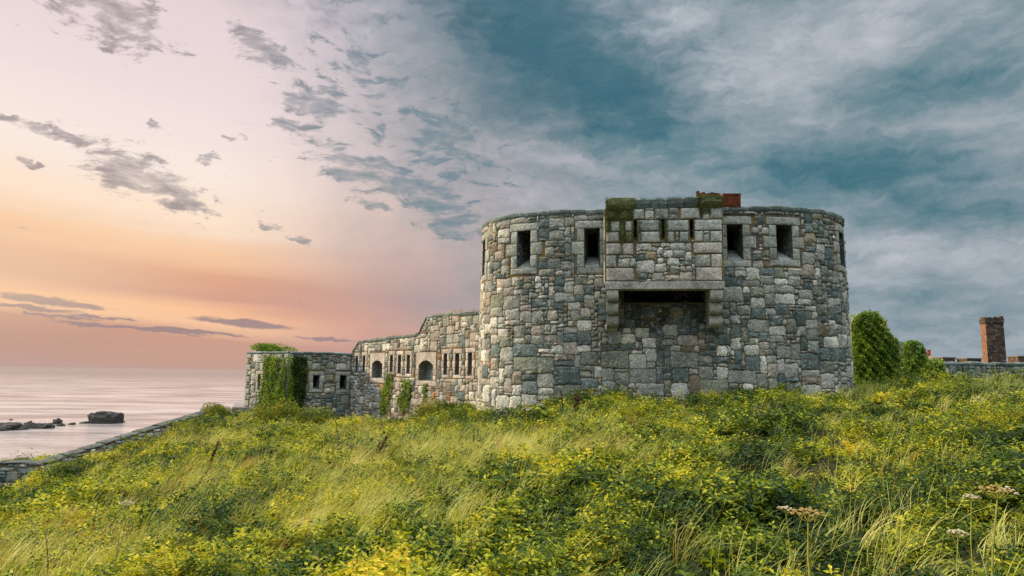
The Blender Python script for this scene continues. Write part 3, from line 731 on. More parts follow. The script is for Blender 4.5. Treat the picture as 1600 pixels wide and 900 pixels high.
    for (x0, x1, c, dz) in tops:
        a, b = gp.hit(x0, 318)[0], gp.hit(x1, 318)[0]
        coping(cpm, gp, a, b, lambda u: zTop+dz*0.4, t=zTop-zc+0.01, depth=0.92, out=0.055, col=c, size=(5, 6), rough=1.1)
    cpm.build('gallery_coping', M_COPING, g)
    def moss(quads, count):
        V, Fc = [], []
        areas_ = [(q[2]-q[0])*(q[3]-q[1]) for q in quads]
        for q, ar in zip(quads, areas_):
            for k in range(int(count*ar/sum(areas_))):
                x, y = R_.uniform(q[0], q[2])+R_.gauss(0, 0.8), R_.uniform(q[1], q[3])+R_.gauss(0, 0.8)
                lump = 0.5+0.5*math.sin(x*1.1+y*0.7)*math.sin(y*0.9-x*0.5)
                if R_.random() > 0.25+0.75*lump: continue
                u, z = front_hit(x, y); n_ = Vector((nrm[0], nrm[1], 0))
                pt = Vector(gp.at(u, z, 0.045+0.022*lump*R_.random(), nrm))
                leaf(V, Fc, pt, (rv(0.8)+Vector((0, 0, -.2))).normalized(), (n_+rv(0.6)+Vector((0, 0, .4))).normalized(), 0.026*R_.uniform(.7, 1.4), 0.022*R_.uniform(.7, 1.3))
        mm = MB(); mm.add(V, Fc); mm.c = []; mm.build('moss', M_MOSS, g)
    moss([(945.5, 310, 992, 329), (945.5, 327, 990, 346), (946, 345, 954, 364), (967, 345, 978, 380), (986, 346, 990, 380), (996, 346, 1003, 380), (1030, 346, 1034, 378), (1039, 344, 1044, 378), (968, 380, 973, 398)], 6500)
    moss([(1089, 305, 1128.5, 325), (1093, 324, 1110, 334)], 3200)
    # lintel: a long thin beam over the corbels with two short returns
    lm = MB(); d3 = np.array([dirn[0], dirn[1], 0]); n3 = np.array([nrm[0], nrm[1], 0]); z3 = np.array([0, 0, 1.0])
    def beam(mb_, O, u0, u1, n0, n1, z0, z1, col, e=0.02):
        V = []; 
        for u in (u0, u1):
            for (nn, zz) in ((n0, z0), (n1-e, z0), (n1, z0+e), (n1, z1-e), (n1-e, z1), (n0, z1)): V.append(O+d3*u+n3*nn+z3*zz)
        Fc = [(0, 1, 2, 3, 4, 5)[::-1], (6, 7, 8, 9, 10, 11)]+[(i, (i+1) % 6, 6+(i+1) % 6, 6+i) for i in range(6)]
        mb_.add(V, Fc, col)
    O = np.array([A[0], A[1], 0.]); LL = np.linalg.norm(B-A)
    beam(lm, O, 0.0, LL, -0.31, 0.05, zl0, zl1, (0.40, 0.37, 0.35, 1))
    beam(lm, O, 0.003, 0.30, -0.98, -0.312, zl0+0.003, zl1-0.003, (0.34, 0.33, 0.31, 1)); beam(lm, O, LL-0.30, LL-0.003, -0.98, -0.312, zl0+0.003, zl1-0.003, (0.34, 0.33, 0.31, 1))
    lm.build('lintel', M_STONE, g)
    # corbels: three rolls each
    zcb = gz(957, 510); hh = (zl0-zcb)/3
    for (x0, x1) in ((948, 966.5), (1110, 1129.5)):
        a = np.dot(line_at(x0, 470)[0]-A, dirn); b = np.dot(line_at(x1, 470)[0]-A, dirn)
        c = MB()
        for k in range(3):
            zt_ = zl0-hh*k-0.004; reach = (0.03, -0.10, -0.235)[k]; zb_ = zl0-hh*(k+1)+0.004
            prof = [(-1.04, zt_), (reach-0.03, zt_), (reach, zt_-0.03)]
            K = 7; r = hh*0.62
            prof.append((reach+0.012, zb_+r*0.9))
            for q in range(K+1):
                t = q/K*math.pi/2; prof.append((reach-0.12+0.13*math.cos(t), zb_+r*0.75*(1-math.sin(t))))
            prof.append((-1.04, zb_))
            V = []
            for u in (a, b):
                for (nn, zz) in prof: V.append(O+d3*(u+R_.uniform(-.004, .004))+n3*nn+z3*zz)
            m = len(prof); Fc = [tuple(range(m)), tuple(m+i for i in range(m))[::-1]]+[(i, m+i, m+(i+1) % m, (i+1) % m) for i in range(m)]
            kk = R_.uniform(0.8, 1.15); c.add(V, Fc, (0.36*kk, 0.36*kk, 0.32*kk, 1))
        c.build('corbel', M_STONE, keep)
    # rusty ironwork on the parapet
    def ragged_plate(mb_, px0, px1, py0, py1, setback, rag, thick):
        n_ = 14; fr = []; bk = []
        OO = base-nrm*setback
        def ln(px, py):
            d = ray(px, py); AA = np.array([[d[0], -dirn[0]], [d[1], -dirn[1]]]); t, s = np.linalg.solve(AA, OO); return np.array([*(OO+dirn*s), t*d[2]])
        tops_ = [ln(px0+(px1-px0)*i/n_, py0+rag*R_.random()) for i in range(n_+1)]; bots = [ln(px0+(px1-px0)*i/n_, py1) for i in range(n_+1)]
        V = []
        for t_, b_ in zip(tops_, bots): V += [b_, t_, t_-n3*thick, b_-n3*thick]
        Fc = [(0, 1, 2, 3)[::-1], tuple(4*n_+i for i in range(4))]
        for i in range(n_):
            for k in range(4): Fc.append((4*i+k, 4*(i+1)+k, 4*(i+1)+(k+1) % 4, 4*i+(k+1) % 4))
        mb_.add(V, Fc)
    t = thing('rusty_plate', 'square rusted iron plate standing on the keep parapet beside the mossy coping block', 'ironwork', tuple(atY(1143, 320, 19.1)))
    m1 = MB(); ragged_plate(m1, 1128.5, 1157.5, 302.5, 323.5, 0.25, 1.2, 0.05); m1.build('plate', M_RUST, t)
    m2 = MB()
    for px in (1131, 1155): ragged_plate(m2, px-1, px+1.5, 302, 323, 0.22, 0.3, 0.02)
    ragged_plate(m2, 1129, 1158, 302, 304, 0.235, 0.3, 0.02); m2.build('flange', M_RUST, t)
    t = thing('rusty_rail', 'low ragged strip of rusted iron lying behind the top of the gallery', 'ironwork', tuple(atY(1105, 305, 19.1)))
    m1 = MB(); ragged_plate(m1, 1088, 1126, 299.5, 312, 0.35, 3.6, 0.06); m1.build('strip', M_RUST, t)
    m2 = MB(); ragged_plate(m2, 1088, 1093, 298, 308, 0.33, 0.8, 0.1); m2.build('bracket', M_RUST, t)
    return p, keep
keep_path, keep = make_keep()

# ------------------------------------------------------------------ the loopholed curtain wall and the flanking block
def make_curtain():
    p = Path([(-8.62, 37.15), (-1.19, 27.0), (-0.1, 25.51)])
    cur = thing('curtain_wall', 'long loopholed stone wall with two arched windows between the keep and the ivy clad block', 'fort wall', (-5, 32, -1.8))
    prof = [(553, 551), (561, 532.5), (610, 526), (653, 521.5), (656, 517), (667, 494), (690, 490), (751, 485.5)]
    U = [p.hit(x, y) for x, y in prof]
    us = [0.0]+[u for u, z in U[1:]]+[p.L]; zs = [U[0][1]]+[z for u, z in U[1:]]+[U[-1][1]]
    top = lambda u: float(np.interp(u, us, zs))
    t2 = lambda u: top(u)-0.12
    ZB = -3.2
    slits = [(556.3, 557, 559.6, 582), (567.6, 556.2, 571, 582), (610, 555, 614.3, 581.5), (622.6, 555, 627, 584), (636.3, 555, 641, 584), (694, 552.8, 699, 585.7), (712, 552.4, 717.8, 586), (731.8, 551, 738, 587)]
    arch = [(582, 563, 597.7, 590.8), (655, 563, 677, 594.6)]
    wall = MB(); holes = []; reserved = []
    for s in slits:
        r = p.rect(*s); holes.append(r); e = MB(); sl = MB()
        reserved += surround(e, p, r, PAL['dresspink'], side=0.17, lint=0.20, sillh=0.14, n=3, alt=1.35, sill=sl); reserved.append(r)
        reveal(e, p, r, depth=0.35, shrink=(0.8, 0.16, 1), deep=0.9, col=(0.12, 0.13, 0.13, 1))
        eo = e.build('loophole', M_PINK, cur); sl.build('sill', M_PINK, eo)
    for s in arch:
        u0, u1, z0, z1 = p.rect(*s); w = u1-u0; rise = w*0.16
        holes.append((u0, u1, z0, z1)); e = MB(); c = PAL['dresspink']; J = dict(h=0.035, joint=0.006, rough=0.12)
        sd = 0.26
        for k in range(3):
            a, b = z0+(z1-rise-z0)*k/3, z0+(z1-rise-z0)*(k+1)/3; q = sd*(1.25 if k == 1 else 1)
            stone(e, p, u0-q, u0, a, b, c, **J); stone(e, p, u1, u1+q, a, b, c, **J)
        sl = MB(); stone(sl, p, u0-sd, u1+sd, z0-0.24, z0, c, **J)
        # the cambered head: two stones cut to the arc
        zt = z1+0.36
        for (a, b) in ((0.0, 0.5), (0.5, 1.0)):
            K = 6; V = []
            ua, ub = (u0-sd if a == 0 else (u0+u1)/2+0.004), (u1+sd if b == 1 else (u0+u1)/2-0.004)
            for off in (0.036, -0.25):
                for k in range(K+1):
                    f = a+(b-a)*k/K; V.append(p.at(u0+w*f, z1-rise*(2*f-1)**2, off))
                for uu in (ub, ub, ua, ua): pass
                ends = [(ub, z1-rise), (ub, zt), (ua, zt), (ua, z1-rise)]
                if a == 0: ends = [(ub, zt), (ua, zt), (ua, z1-rise)]
                else: ends = [(ub, z1-rise), (ub, zt), (ua, zt)]
                for (uu, zz) in ends: V.append(p.at(uu, zz, off))
            m = len(V)//2; Fc = [tuple(range(m)), tuple(m+i for i in range(m))[::-1]]+[(i, m+i, m+(i+1) % m, (i+1) % m) for i in range(m)]
            e.add(V, Fc, (*c, 1))
        reserved.append((u0-sd*1.25, u1+sd*1.25, z0-0.24, zt))
        reveal(e, p, (u0, u1, z0, z1), depth=0.5, shrink=(0.96, 0.04, 1), deep=0.05, col=(0.22, 0.21, 0.2, 1), arch=rise)
        eo = e.build('arched_window', M_PINK, cur); sl.build('sill', M_PINK, eo)
        ib = MB(); rr = Path([np.array(p.at(u0+.02, 0, -0.36))[:2], np.array(p.at(u1-.02, 0, -0.36))[:2]])
        rubble(ib, rr, 0, rr.L, z0+0.02, lambda u: z1-rise*0.75, [], lambda u, z: {'slate': 1}, cell=0.12, h=0.012, joint=0.006, rough=0.4)
        face(ib, rr, 0, rr.L, z0+0.02, lambda u: z1-rise*0.5, [], step=0.3, col=(0.12, 0.15, 0.16, 1))
        ib.build('infill', M_STONE, eo)
    def wt(u, z):
        low = 1 if z < -0.35 else 0
        return {'grey': 0.34, 'pale': 0.24-0.05*low, 'pink': 0.24+0.08*low, 'green': 0.06, 'blue': 0.06, 'brown': 0.06+0.06*low, 'orange': 0.015+0.09*low}
    rubble(wall, p, 0.03, p.L, ZB, t2, reserved, wt, cell=0.115, joint=0.014, h=0.05, big=lambda z: 1.0)
    face(wall, p, 0, p.L, ZB, t2, holes, step=0.3)
    # back of the wall and its top, for a wall with thickness
    bk = Path([np.array(p.at(p.L, 0, -1.9))[:2], np.array(p.at(0, 0, -1.9))[:2]])
    face(wall, bk, 0, bk.L, ZB, lambda u: t2(p.L-u), [], step=0.3)
    wall.build('wall', M_PINK, cur)
    cp = MB()
    brk = [0.02, U[1][0], U[4][0], U[5][0], p.L]
    for a, b in zip(brk[:-1], brk[1:]): coping(cp, p, a, b, top, t=0.17, depth=1.9, out=0.05, size=(0.5, 1.0), rough=1.4)
    cp.build('coping', M_COPING, cur)
    return p
cur_path = make_curtain()
def make_block():
    p = Path([(-14.45, 37.6), (-11.38, 35.2), (-8.66, 37.17)])
    blk = thing('gun_block', 'low flat topped stone block with ivy on its corner, at the far end', 'fort block', (-11.4, 37, -2.0))
    top = lambda u: 0.93; t2 = lambda u: 0.83; ZB = -3.6; uc = p.u[1]
    wall = MB(); holes = []; res = []
    for s in ((403.5, 585, 407.8, 609), (435.8, 585, 439, 607)):
        holes.append((p.rect(*s), PAL['dresspink']))
    for s in ((489, 586.5, 498.7, 608), (531, 586.5, 541, 609)):
        holes.append((p.rect(*s), PAL['dress']))
    for r, c in holes:
        e = MB(); sl = MB(); res += surround(e, p, r, c, side=0.2, lint=0.2, sillh=0.17, n=2, alt=1.4, sill=sl); res.append(r)
        reveal(e, p, r, depth=0.4, shrink=(0.8, 0.12, 1), deep=0.9, col=(0.10, 0.12, 0.12, 1))
        eo = e.build('loophole', M_STONE, blk); sl.build('sill', M_STONE, eo)
    wl = lambda u, z: {'grey': 0.4, 'pale': 0.3, 'pink': 0.2, 'brown': 0.05}
    wr = lambda u, z: {'grey': 0.35, 'blue': 0.35, 'green': 0.2, 'pale': 0.08}  # bluish stones paint the right face as shaded, pinkish ones the left as lit
    # quoins at the corner and the far end
    z = ZB; k = 0
    while z < 0.8:
        z2 = min(z+0.32, 0.83); a, b = (0.42, 0.22) if k % 2 else (0.22, 0.42)
        stone(wall, p, uc-a, uc-0.002, z, z2, PAL['dress'], 0.05, 0.007, 0.2); stone(wall, p, uc+0.002, uc+b, z, z2, PAL['dress'], 0.05, 0.007, 0.2)
        res += [(uc-a, uc+b, z, z2)]
        stone(wall, p, 0, a, z, z2, PAL['dress'], 0.05, 0.007, 0.2); res.append((0, a, z, z2)); z = z2; k += 1
    rubble(wall, p, 0.0, uc, ZB, t2, res, wl, cell=0.13, h=0.05)
    rubble(wall, p, uc, p.L, ZB, t2, res, wr, cell=0.12, h=0.05)
    face(wall, p, 0, p.L, ZB, t2, [h[0] for h in holes], step=0.5)
    b0 = np.array([-14.45, 37.6]); b1 = np.array([-8.66, 37.17])
    far = Path([(-8.66, 37.17), (-6.5, 42), (-12, 43), (-14.45, 37.6)])
    face(wall, far, 0, far.L, ZB, t2, [], step=1)
    wall.build('wall', M_STONE, blk)
    cp = MB()
    coping(cp, p, 0, uc-0.06, top, t=0.14, depth=0.5, out=0.06, size=(0.6, 1.1)); coping(cp, p, uc+0.02, p.L-0.02, top, t=0.14, depth=0.5, out=0.06, size=(0.6, 1.1))
    cp.build('coping', M_COPING, blk)
    rf = MB(); rf.add([(-14.4, 37.6, 0.85), (-11.38, 35.3, 0.85), (-8.7, 37.2, 0.85), (-6.6, 41.9, 0.85), (-12, 42.9, 0.85)], [(0, 1, 2, 3, 4)], (0.1, 0.1, 0.08, 1)); rf.build('roof', M_COPING, blk)
    return p
blk_path = make_block()

# ------------------------------------------------------------------ leaves and ivy
def inside(poly, x, y):
    r = False; n = len(poly)
    for i in range(n):
        (x0, y0), (x1, y1) = poly[i], poly[(i+1) % n]
        if (y0 > y) != (y1 > y) and x < (x1-x0)*(y-y0)/(y1-y0)+x0: r = not r
    return r
def ivy_on(path, poly_uz, count, size, thick, name, label, matl, dens=1.0, group=None):
    us = [q[0] for q in poly_uz]; zs = [q[1] for q in poly_uz]; V, Fc = [], []; k = 0; tries = 0
    while k < count and tries < count*20:
        tries += 1
        u, z = R_.uniform(min(us), max(us)), R_.uniform(min(zs), max(zs))
        if not inside(poly_uz, u+R_.gauss(0, 0.04), z+R_.gauss(0, 0.05)): continue
        n2 = path.normal(u); n = Vector((n2[0], n2[1], 0))
        lump = 0.5+0.5*math.sin(u*5.1+z*2.3)*math.sin(z*4.1-u*1.7)
        off = 0.05+thick*(0.35+0.65*lump)*R_.random()**0.5
        p = Vector(path.at(u, z, off))
        d = (Vector((0, 0, -0.8))+n*0.35+rv(0.55)).normalized(); nn = (n+Vector((0, 0, 0.35))+rv(0.45)).normalized()
        leaf(V, Fc, p, d, nn, size*R_.uniform(0.7, 1.35), size*R_.uniform(0.7, 1.2)); k += 1
    u0, z0 = sum(us)/len(us), min(zs)
    t = thing(name, label, 'ivy', path.at(u0, z0, 0.05), group)
    mb = MB(); mb.add(V, Fc); mb.c = []; mb.build('foliage', matl, t)
    st = MB()
    for q in range(4):
        u = u0+R_.uniform(-.3, .3)*(max(us)-min(us)); pts = []
        for i in range(7): pts.append(path.at(u+0.08*math.sin(i*1.3+q), z0-0.2+(max(zs)-z0)*0.85*i/6, 0.05))
        tube(st, pts, [0.018*(1-0.1*i) for i in range(7)], 5)
    st.c = []; st.build('stem', M_STEM, t)
    return t
uv = lambda path, pts: [path.hit(x, y) for x, y in pts]
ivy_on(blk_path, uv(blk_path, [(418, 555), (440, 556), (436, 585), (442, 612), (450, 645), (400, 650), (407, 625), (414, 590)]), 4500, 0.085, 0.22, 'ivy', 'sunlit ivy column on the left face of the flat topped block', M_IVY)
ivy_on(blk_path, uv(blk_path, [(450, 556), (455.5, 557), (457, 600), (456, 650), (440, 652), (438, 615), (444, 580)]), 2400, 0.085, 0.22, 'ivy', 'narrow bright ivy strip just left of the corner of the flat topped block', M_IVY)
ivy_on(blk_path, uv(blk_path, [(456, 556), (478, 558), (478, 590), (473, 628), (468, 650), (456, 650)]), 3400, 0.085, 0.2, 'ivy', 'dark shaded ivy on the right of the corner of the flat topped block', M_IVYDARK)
ivy_on(cur_path, uv(cur_path, [(606, 588), (613, 580), (616, 600), (610, 622), (606, 648), (597, 648), (599, 615)]), 800, 0.085, 0.12, 'ivy', 'tallest ivy strand climbing to a loophole of the curtain wall', M_IVY)
ivy_on(cur_path, uv(cur_path, [(634, 592), (646, 592), (644, 612), (640, 640), (630, 642), (624, 622), (632, 612)]), 800, 0.085, 0.14, 'ivy', 'ivy tuft on the curtain wall between the two arched windows', M_IVY)
ivy_on(cur_path, uv(cur_path, [(664, 600), (669, 598), (669, 618), (666, 622), (663, 610)]), 130, 0.075, 0.08, 'ivy', 'smallest ivy sprig under the larger arched window', M_IVY)

# ------------------------------------------------------------------ shrubs: leafy mounds with stems
def shrub(name, label, c, rx, ry, rz, count, size, matl, cat='shrub', group=None):
    V, Fc = [], []
    lumps = [(R_.uniform(-.65, .65), R_.uniform(-.6, .6), R_.uniform(0.15, .75), R_.uniform(.3, .5)) for _ in range(16)]
    k = 0
    while k < count:
        lx, ly, lz, lr = R_.choice(lumps)
        d = rv().normalized()
        if d.z < -0.3: continue
        r = lr*(0.55+0.5*R_.random()**0.5)
        p = Vector(((lx+d.x*r)*rx, (ly+d.y*r)*ry, (lz*0.75+d.z*r)*rz))
        if p.z < -0.2: continue
        q = Vector(c)+p
        n = (d*0.7+Vector((0, 0, 0.6))+rv(0.4)).normalized(); dd = (d+rv(0.7)).normalized()
        leaf(V, Fc, q, dd, n, size*R_.uniform(.7, 1.4), size*R_.uniform(.45, .75)); k += 1
    t = thing(name, label, cat, c, group)
    mb = MB(); mb.add(V, Fc); mb.c = []; mb.build('foliage', matl, t)
    st = MB()
    for lx, ly, lz, lr in lumps[:8]:
        tip = Vector(c)+Vector((lx*rx, ly*ry, lz*0.75*rz)); b = Vector(c)+Vector((lx*rx*.2, ly*ry*.2, -0.3)); tube(st, [b, (b+tip)/2+rv(0.05), tip], [0.03, 0.02, 0.01], 5)
    st.c = []; st.build('stem', M_STEM, t)
    return t
def on_ground(x, y, dz=0.0): return (x, y, H1(x, y)+dz)
def shrub_px(px0, px1, pytop, Y, label, count, size, matl, depth=1.2):
    X0, X1 = atY(px0, 640, Y)[0], atY(px1, 640, Y)[0]; zt = atY((px0+px1)/2, pytop, Y)[2]
    c = on_ground((X0+X1)/2, Y, -0.1); rx = (X1-X0)/2/1.05
    return shrub('shrub', label, c, rx, depth, max(0.3, (zt-c[2])/0.98), count, size, matl)
shrub_px(385, 482, 624, 32.0, 'yellow green rounded shrub in front of the ivy corner of the block', 5200, 0.11, M_SHRUB, 1.5)
shrub_px(455, 528, 634, 31.0, 'low spreading shrub below the loopholes of the block', 3200, 0.11, M_SHRUB, 1.2)
shrub_px(252, 322, 655, 32.6, 'low dark shrub hiding the upper end of the sloping boundary wall', 2600, 0.09, M_SHRUB, 1.0)
shrub_px(308, 368, 631, 34.8, 'dark hedge like shrub between the boundary wall and the concrete landing', 2800, 0.09, M_SHRUB, 1.0)
shrub_px(640, 762, 624, 23.5, 'dark green shrub growing against the foot of the curtain wall beside the keep', 5200, 0.08, M_SHRUB, 1.2)
shrub('shrub', 'green mound of plants growing on the roof of the block', (atY(430, 548, 39)[0], 38.6, 0.85), 1.3, 0.9, 0.62, 4200, 0.08, M_IVY)

# ------------------------------------------------------------------ the ruin, low wall, chimney and roofs on the right
def ruin_prism(mb, Y, prof, thick, col, zb):
    """a free-standing wall with a stepped, eroded outline"""
    top = [atY(x, y, Y) for x, y in prof]
    a = top[0]; b = top[-1]
    front = [np.array([p[0], Y, p[2]]) for p in top]+[np.array([b[0], Y, zb]), np.array([a[0], Y, zb])]
    n = len(front); V = front+[p+np.array([thick*0.25, thick, 0]) for p in front]
    mb.add(V, [tuple(range(n))[::-1], tuple(n+i for i in range(n))]+[(i, (i+1) % n, n+(i+1) % n, n+i) for i in range(n)], col)
def ivy_cloud(V, Fc, Y, poly, thick, count, size, front=0.15):
    xs = [q[0] for q in poly]; ys = [q[1] for q in poly]; k = 0
    while k < count:
        x, y = R_.uniform(min(xs), max(xs)), R_.uniform(min(ys), max(ys))
        if not inside(poly, x+R_.gauss(0, 0.45), y+R_.gauss(0, 0.45)): continue
        edge = min(1.0, min(abs(x-min(xs)), abs(x-max(xs)))/12)
        back = R_.random() < 0.25
        yy = Y-front*R_.random()-0.30*edge*(0.5+0.25*math.sin(x*0.31+1.0)*math.sin(y*0.17)+0.25*math.sin(x*0.53-y*0.11)*math.sin(y*0.41+x*0.07)) if not back else Y+thick*R_.random()
        p = Vector(atY(x, y, Y)); p.y = yy
        n = (Vector((-0.25, -1, 0.8)) if not back else Vector((R_.uniform(-1, 1), 0, 1)))
        leaf(V, Fc, p, (Vector((0, -0.2, -0.8))+rv(0.6)).normalized(), (n+rv(0.5)).normalized(), size*R_.uniform(.7, 1.35), size*R_.uniform(.7, 1.2)); k += 1
def make_right():
    Y1, Y2 = 24.0, 26.0
    ru = thing('ruined_wall', 'tall broken stone wall almost hidden under ivy beside the keep', 'ruin', (14, 24.4, -0.5))
    m = MB(); ruin_prism(m, Y1+0.1, [(1330, 505), (1340, 494), (1352, 491), (1366, 495), (1376, 508), (1383, 525), (1396, 534), (1402, 540)], 1.0, (0.2, 0.22, 0.22, 1), -1.0); m.build('wall', M_STONE, ru)
    V, Fc = [], []; ivy_cloud(V, Fc, Y1, [(1334, 612), (1331, 545), (1330, 505), (1332, 496), (1339, 490), (1351, 486), (1366, 489), (1377, 499), (1383, 514), (1388, 524), (1397, 530), (1401, 540), (1402, 575), (1406, 612)], 1.0, 22000, 0.058)
    t = thing('ivy', 'tall rounded mass of bright ivy standing just right of the keep', 'ivy', (14.2, 24, -0.5)); mb = MB(); mb.add(V, Fc); mb.c = []; mb.build('foliage', M_IVY, t)
    ru = thing('ruined_wall', 'lower stump of grey stone wall showing a pale edge between two ivy masses', 'ruin', (15.5, 26.4, -0.5))
    m = MB(); ruin_prism(m, Y2, [(1402.5, 535), (1408, 534), (1425, 542), (1437, 552), (1440, 562)], 0.9, (0.26, 0.29, 0.30, 1), -1.0)
    pp = Path([(atY(1402.5, 560, Y2)[0], Y2-.004), (atY(1411, 560, Y2)[0], Y2-.004)]); rubble(m, pp, 0, pp.L, -0.8, lambda u: 1.0, [], lambda u, z: {'dress': 1, 'grey': 0.5}, cell=0.1, h=0.03)
    m.build('wall', M_STONE, ru)
    V, Fc = [], []; ivy_cloud(V, Fc, Y2-0.1, [(1410, 612), (1409, 536), (1417, 531), (1431, 534), (1441, 543), (1446, 556), (1448, 590), (1448, 612)], 0.9, 7000, 0.06)
    t = thing('ivy', 'second lower ivy mass covering the wall stump', 'ivy', (16, 26, -0.5)); mb = MB(); mb.add(V, Fc); mb.c = []; mb.build('foliage', M_IVY, t)
    V, Fc = [], []; ivy_cloud(V, Fc, 27.5, [(1442, 612), (1442, 563), (1455, 560), (1470, 562), (1473, 575), (1474, 612)], 0.6, 2200, 0.08)
    t = thing('ivy', 'small ivy clump on the near end of the low stone wall', 'ivy', (16.8, 27.4, -0.5)); mb = MB(); mb.add(V, Fc); mb.c = []; mb.build('foliage', M_IVY, t)
    # the low wall
    a, b = atY(1440, 580, 28.0), atY(1760, 580, 29.0)
    p = Path([a[:2], b[:2]]); zt = p.hit(1530, 566)[1]
    w = thing('stone_wall', 'low dry stone wall with dark coping running right below the chimney', 'wall', (20, 28.4, -0.5))
    m = MB(); rubble(m, p, 0, p.L, zt-1.6, lambda u: zt-0.15, [], lambda u, z: {'blue': 0.4, 'grey': 0.4, 'pale': 0.12, 'green': 0.1}, cell=0.12, h=0.05)
    face(m, p, 0, p.L, zt-1.6, lambda u: zt-0.13, [], step=2); bk = Path([np.array(p.at(p.L, 0, -.5))[:2], np.array(p.at(0, 0, -.5))[:2]]); face(m, bk, 0, bk.L, zt-1.6, lambda u: zt-0.13, [], step=2)
    m.build('wall', M_STONE, w)
    c = MB(); coping(c, p, 0, p.L, lambda u: zt, t=0.18, depth=0.5, out=0.04, size=(0.3, 0.6), rough=1.4); c.build('coping', M_COPING, w)
    # chimney
    mbk = brick_material('shaded_brick', (0.030, 0.018, 0.014, 1), (0.085, 0.050, 0.036, 1), (0.11, 0.105, 0.095, 1), 4.0)  # dark brick: shade of the front painted into the colour
    mrd = brick_material('red_brick', (0.10, 0.05, 0.035, 1), (0.14, 0.075, 0.05, 1), (0.12, 0.105, 0.085, 1), 4.0)
    Yc = 40.0
    P0, P1 = atY(1541.5, 540, Yc), atY(1569, 540, Yc); wd = P1[0]-P0[0]; zt_ = atY(1552, 493, Yc)[2]; zb = -1.5
    ch = thing('chimney_stack', 'tall square brick chimney stack with a ragged top beyond the low stone wall', 'chimney', (P0[0]+wd/2, Yc+0.6, zb))
    rot = math.radians(-18)
    def stack(z0, z1, half, mb_, rag=0.0, faces=None, taper=0.0):
        cx, cy = P0[0]+wd*0.42+0.42, Yc+0.65; n = 9; ringb, ringt = [], []
        for s in range(4):
            a0 = rot+s*math.pi/2
            c0 = np.array([math.cos(a0+math.pi/4), math.sin(a0+math.pi/4)])*half*1.414; c1 = np.array([math.cos(a0+3*math.pi/4), math.sin(a0+3*math.pi/4)])*half*1.414
            for i in range(n):
                q = c0+(c1-c0)*i/n; ringb.append((cx+q[0], cy+q[1], z0)); ringt.append((cx+q[0]*(1-taper), cy+q[1]*(1-taper), z1-(rag*R_.random() if rag else 0)))
        m_ = len(ringb); V = ringb+ringt+[(cx, cy, z1-rag)]
        mb_.add(V, [(i, (i+1) % m_, m_+(i+1) % m_, m_+i) for i in range(m_)]+[(m_+i, m_+(i+1) % m_, 2*m_) for i in range(m_)])
    hf = wd*0.46
    s = MB(); stack(zb, zt_-0.42, hf, s, taper=0.035); s.c = []; so = s.build('shaft', mbk, ch); so.data.materials.append(brick_material('sunlit_brick', (0.22, 0.085, 0.045, 1), (0.29, 0.13, 0.065, 1), (0.22, 0.18, 0.14, 1), 4.0))
    for q_ in so.data.polygons[9:18]: q_.material_index = 1  # left face painted redder and brighter, as if in low sun
    s = MB(); stack(zt_-0.42, zt_-0.16, hf*1.04, s); s.c = []; s.build('band', mbk, ch)
    s = MB(); stack(zt_-0.16, zt_, hf*0.99, s, 0.13); s.c = []; s.build('cap', mbk, ch)
    # low brick parapets of buildings farther down the slope
    def parapet(x0, x1, y0, Y, label, m_):
        A, B = atY(x0, y0, Y), atY(x1, y0, Y); z0 = atY(x0, y0, Y)[2]
        t = thing('brick_parapet', label, 'parapet', ((A[0]+B[0])/2, Y, -2.5), 'brick parapets beyond the low wall')
        def bx(mb_, x_0, x_1, y_0, y_1, za, zb_):
            V = [(x, y, z) for z in (za, zb_) for (x, y) in ((x_0, y_0), (x_1, y_0), (x_1, y_1), (x_0, y_1))]
            mb_.add(V, [(0, 1, 5, 4), (1, 2, 6, 5), (2, 3, 7, 6), (3, 0, 4, 7), (4, 5, 6, 7), (3, 2, 1, 0)])
        s = MB(); bx(s, A[0], B[0], Y, Y+1.0, -2.5, z0-0.08); s.c = []; s.build('brickwork', m_, t)
        s = MB(); bx(s, A[0]-.04, B[0]+.04, Y-.04, Y+1.04, z0-0.078, z0); s.c = []; s.build('capping', M_SLAB, t)
    M_SLAB = plain('parapet_slab', (0.10, 0.09, 0.08, 1), (0.22, 0.17, 0.13, 1))
    parapet(1473, 1492, 558, 44, 'brick parapet just right of the small pyramid roof', mrd)
    parapet(1511, 1533, 559.3, 43, 'long brick parapet touching the left of the chimney', mrd)
    parapet(1591, 1625, 556, 46, 'brick parapet at the right edge of the photo beyond the chimney', mrd)
    # pyramid roof with a red pot
    Yp = 52.0; c0 = atY(1460, 553, Yp); hw = (atY(1474, 560, Yp)[0]-atY(1446, 560, Yp)[0])/2
    t = thing('small_building', 'distant small building with pyramid slate roof and one red chimney pot', 'building', (c0[0], Yp+hw, -3))
    zr = atY(1460, 562, Yp)[2]
    s = MB(); s.add([(c0[0]-hw, Yp, zr), (c0[0]+hw, Yp, zr), (c0[0]+hw, Yp+2*hw, zr), (c0[0]-hw, Yp+2*hw, zr), (c0[0], Yp+hw, c0[2])], [(0, 1, 4), (1, 2, 4), (2, 3, 4), (3, 0, 4), (3, 2, 1, 0)]); s.c = []; s.build('roof', plain('lichened_slate', (0.16, 0.14, 0.09, 1), (0.30, 0.24, 0.15, 1)), t)
    s = MB(); h2 = hw*0.93; s.add([(c0[0]+x*h2, Yp+hw+y*h2, z) for z in (-3, zr-0.002) for (x, y) in ((-1, -1), (1, -1), (1, 1), (-1, 1))], [(0, 1, 5, 4), (1, 2, 6, 5), (2, 3, 7, 6), (3, 0, 4, 7)], (0.3, 0.28, 0.24, 1)); s.build('wall', M_STONE, t)
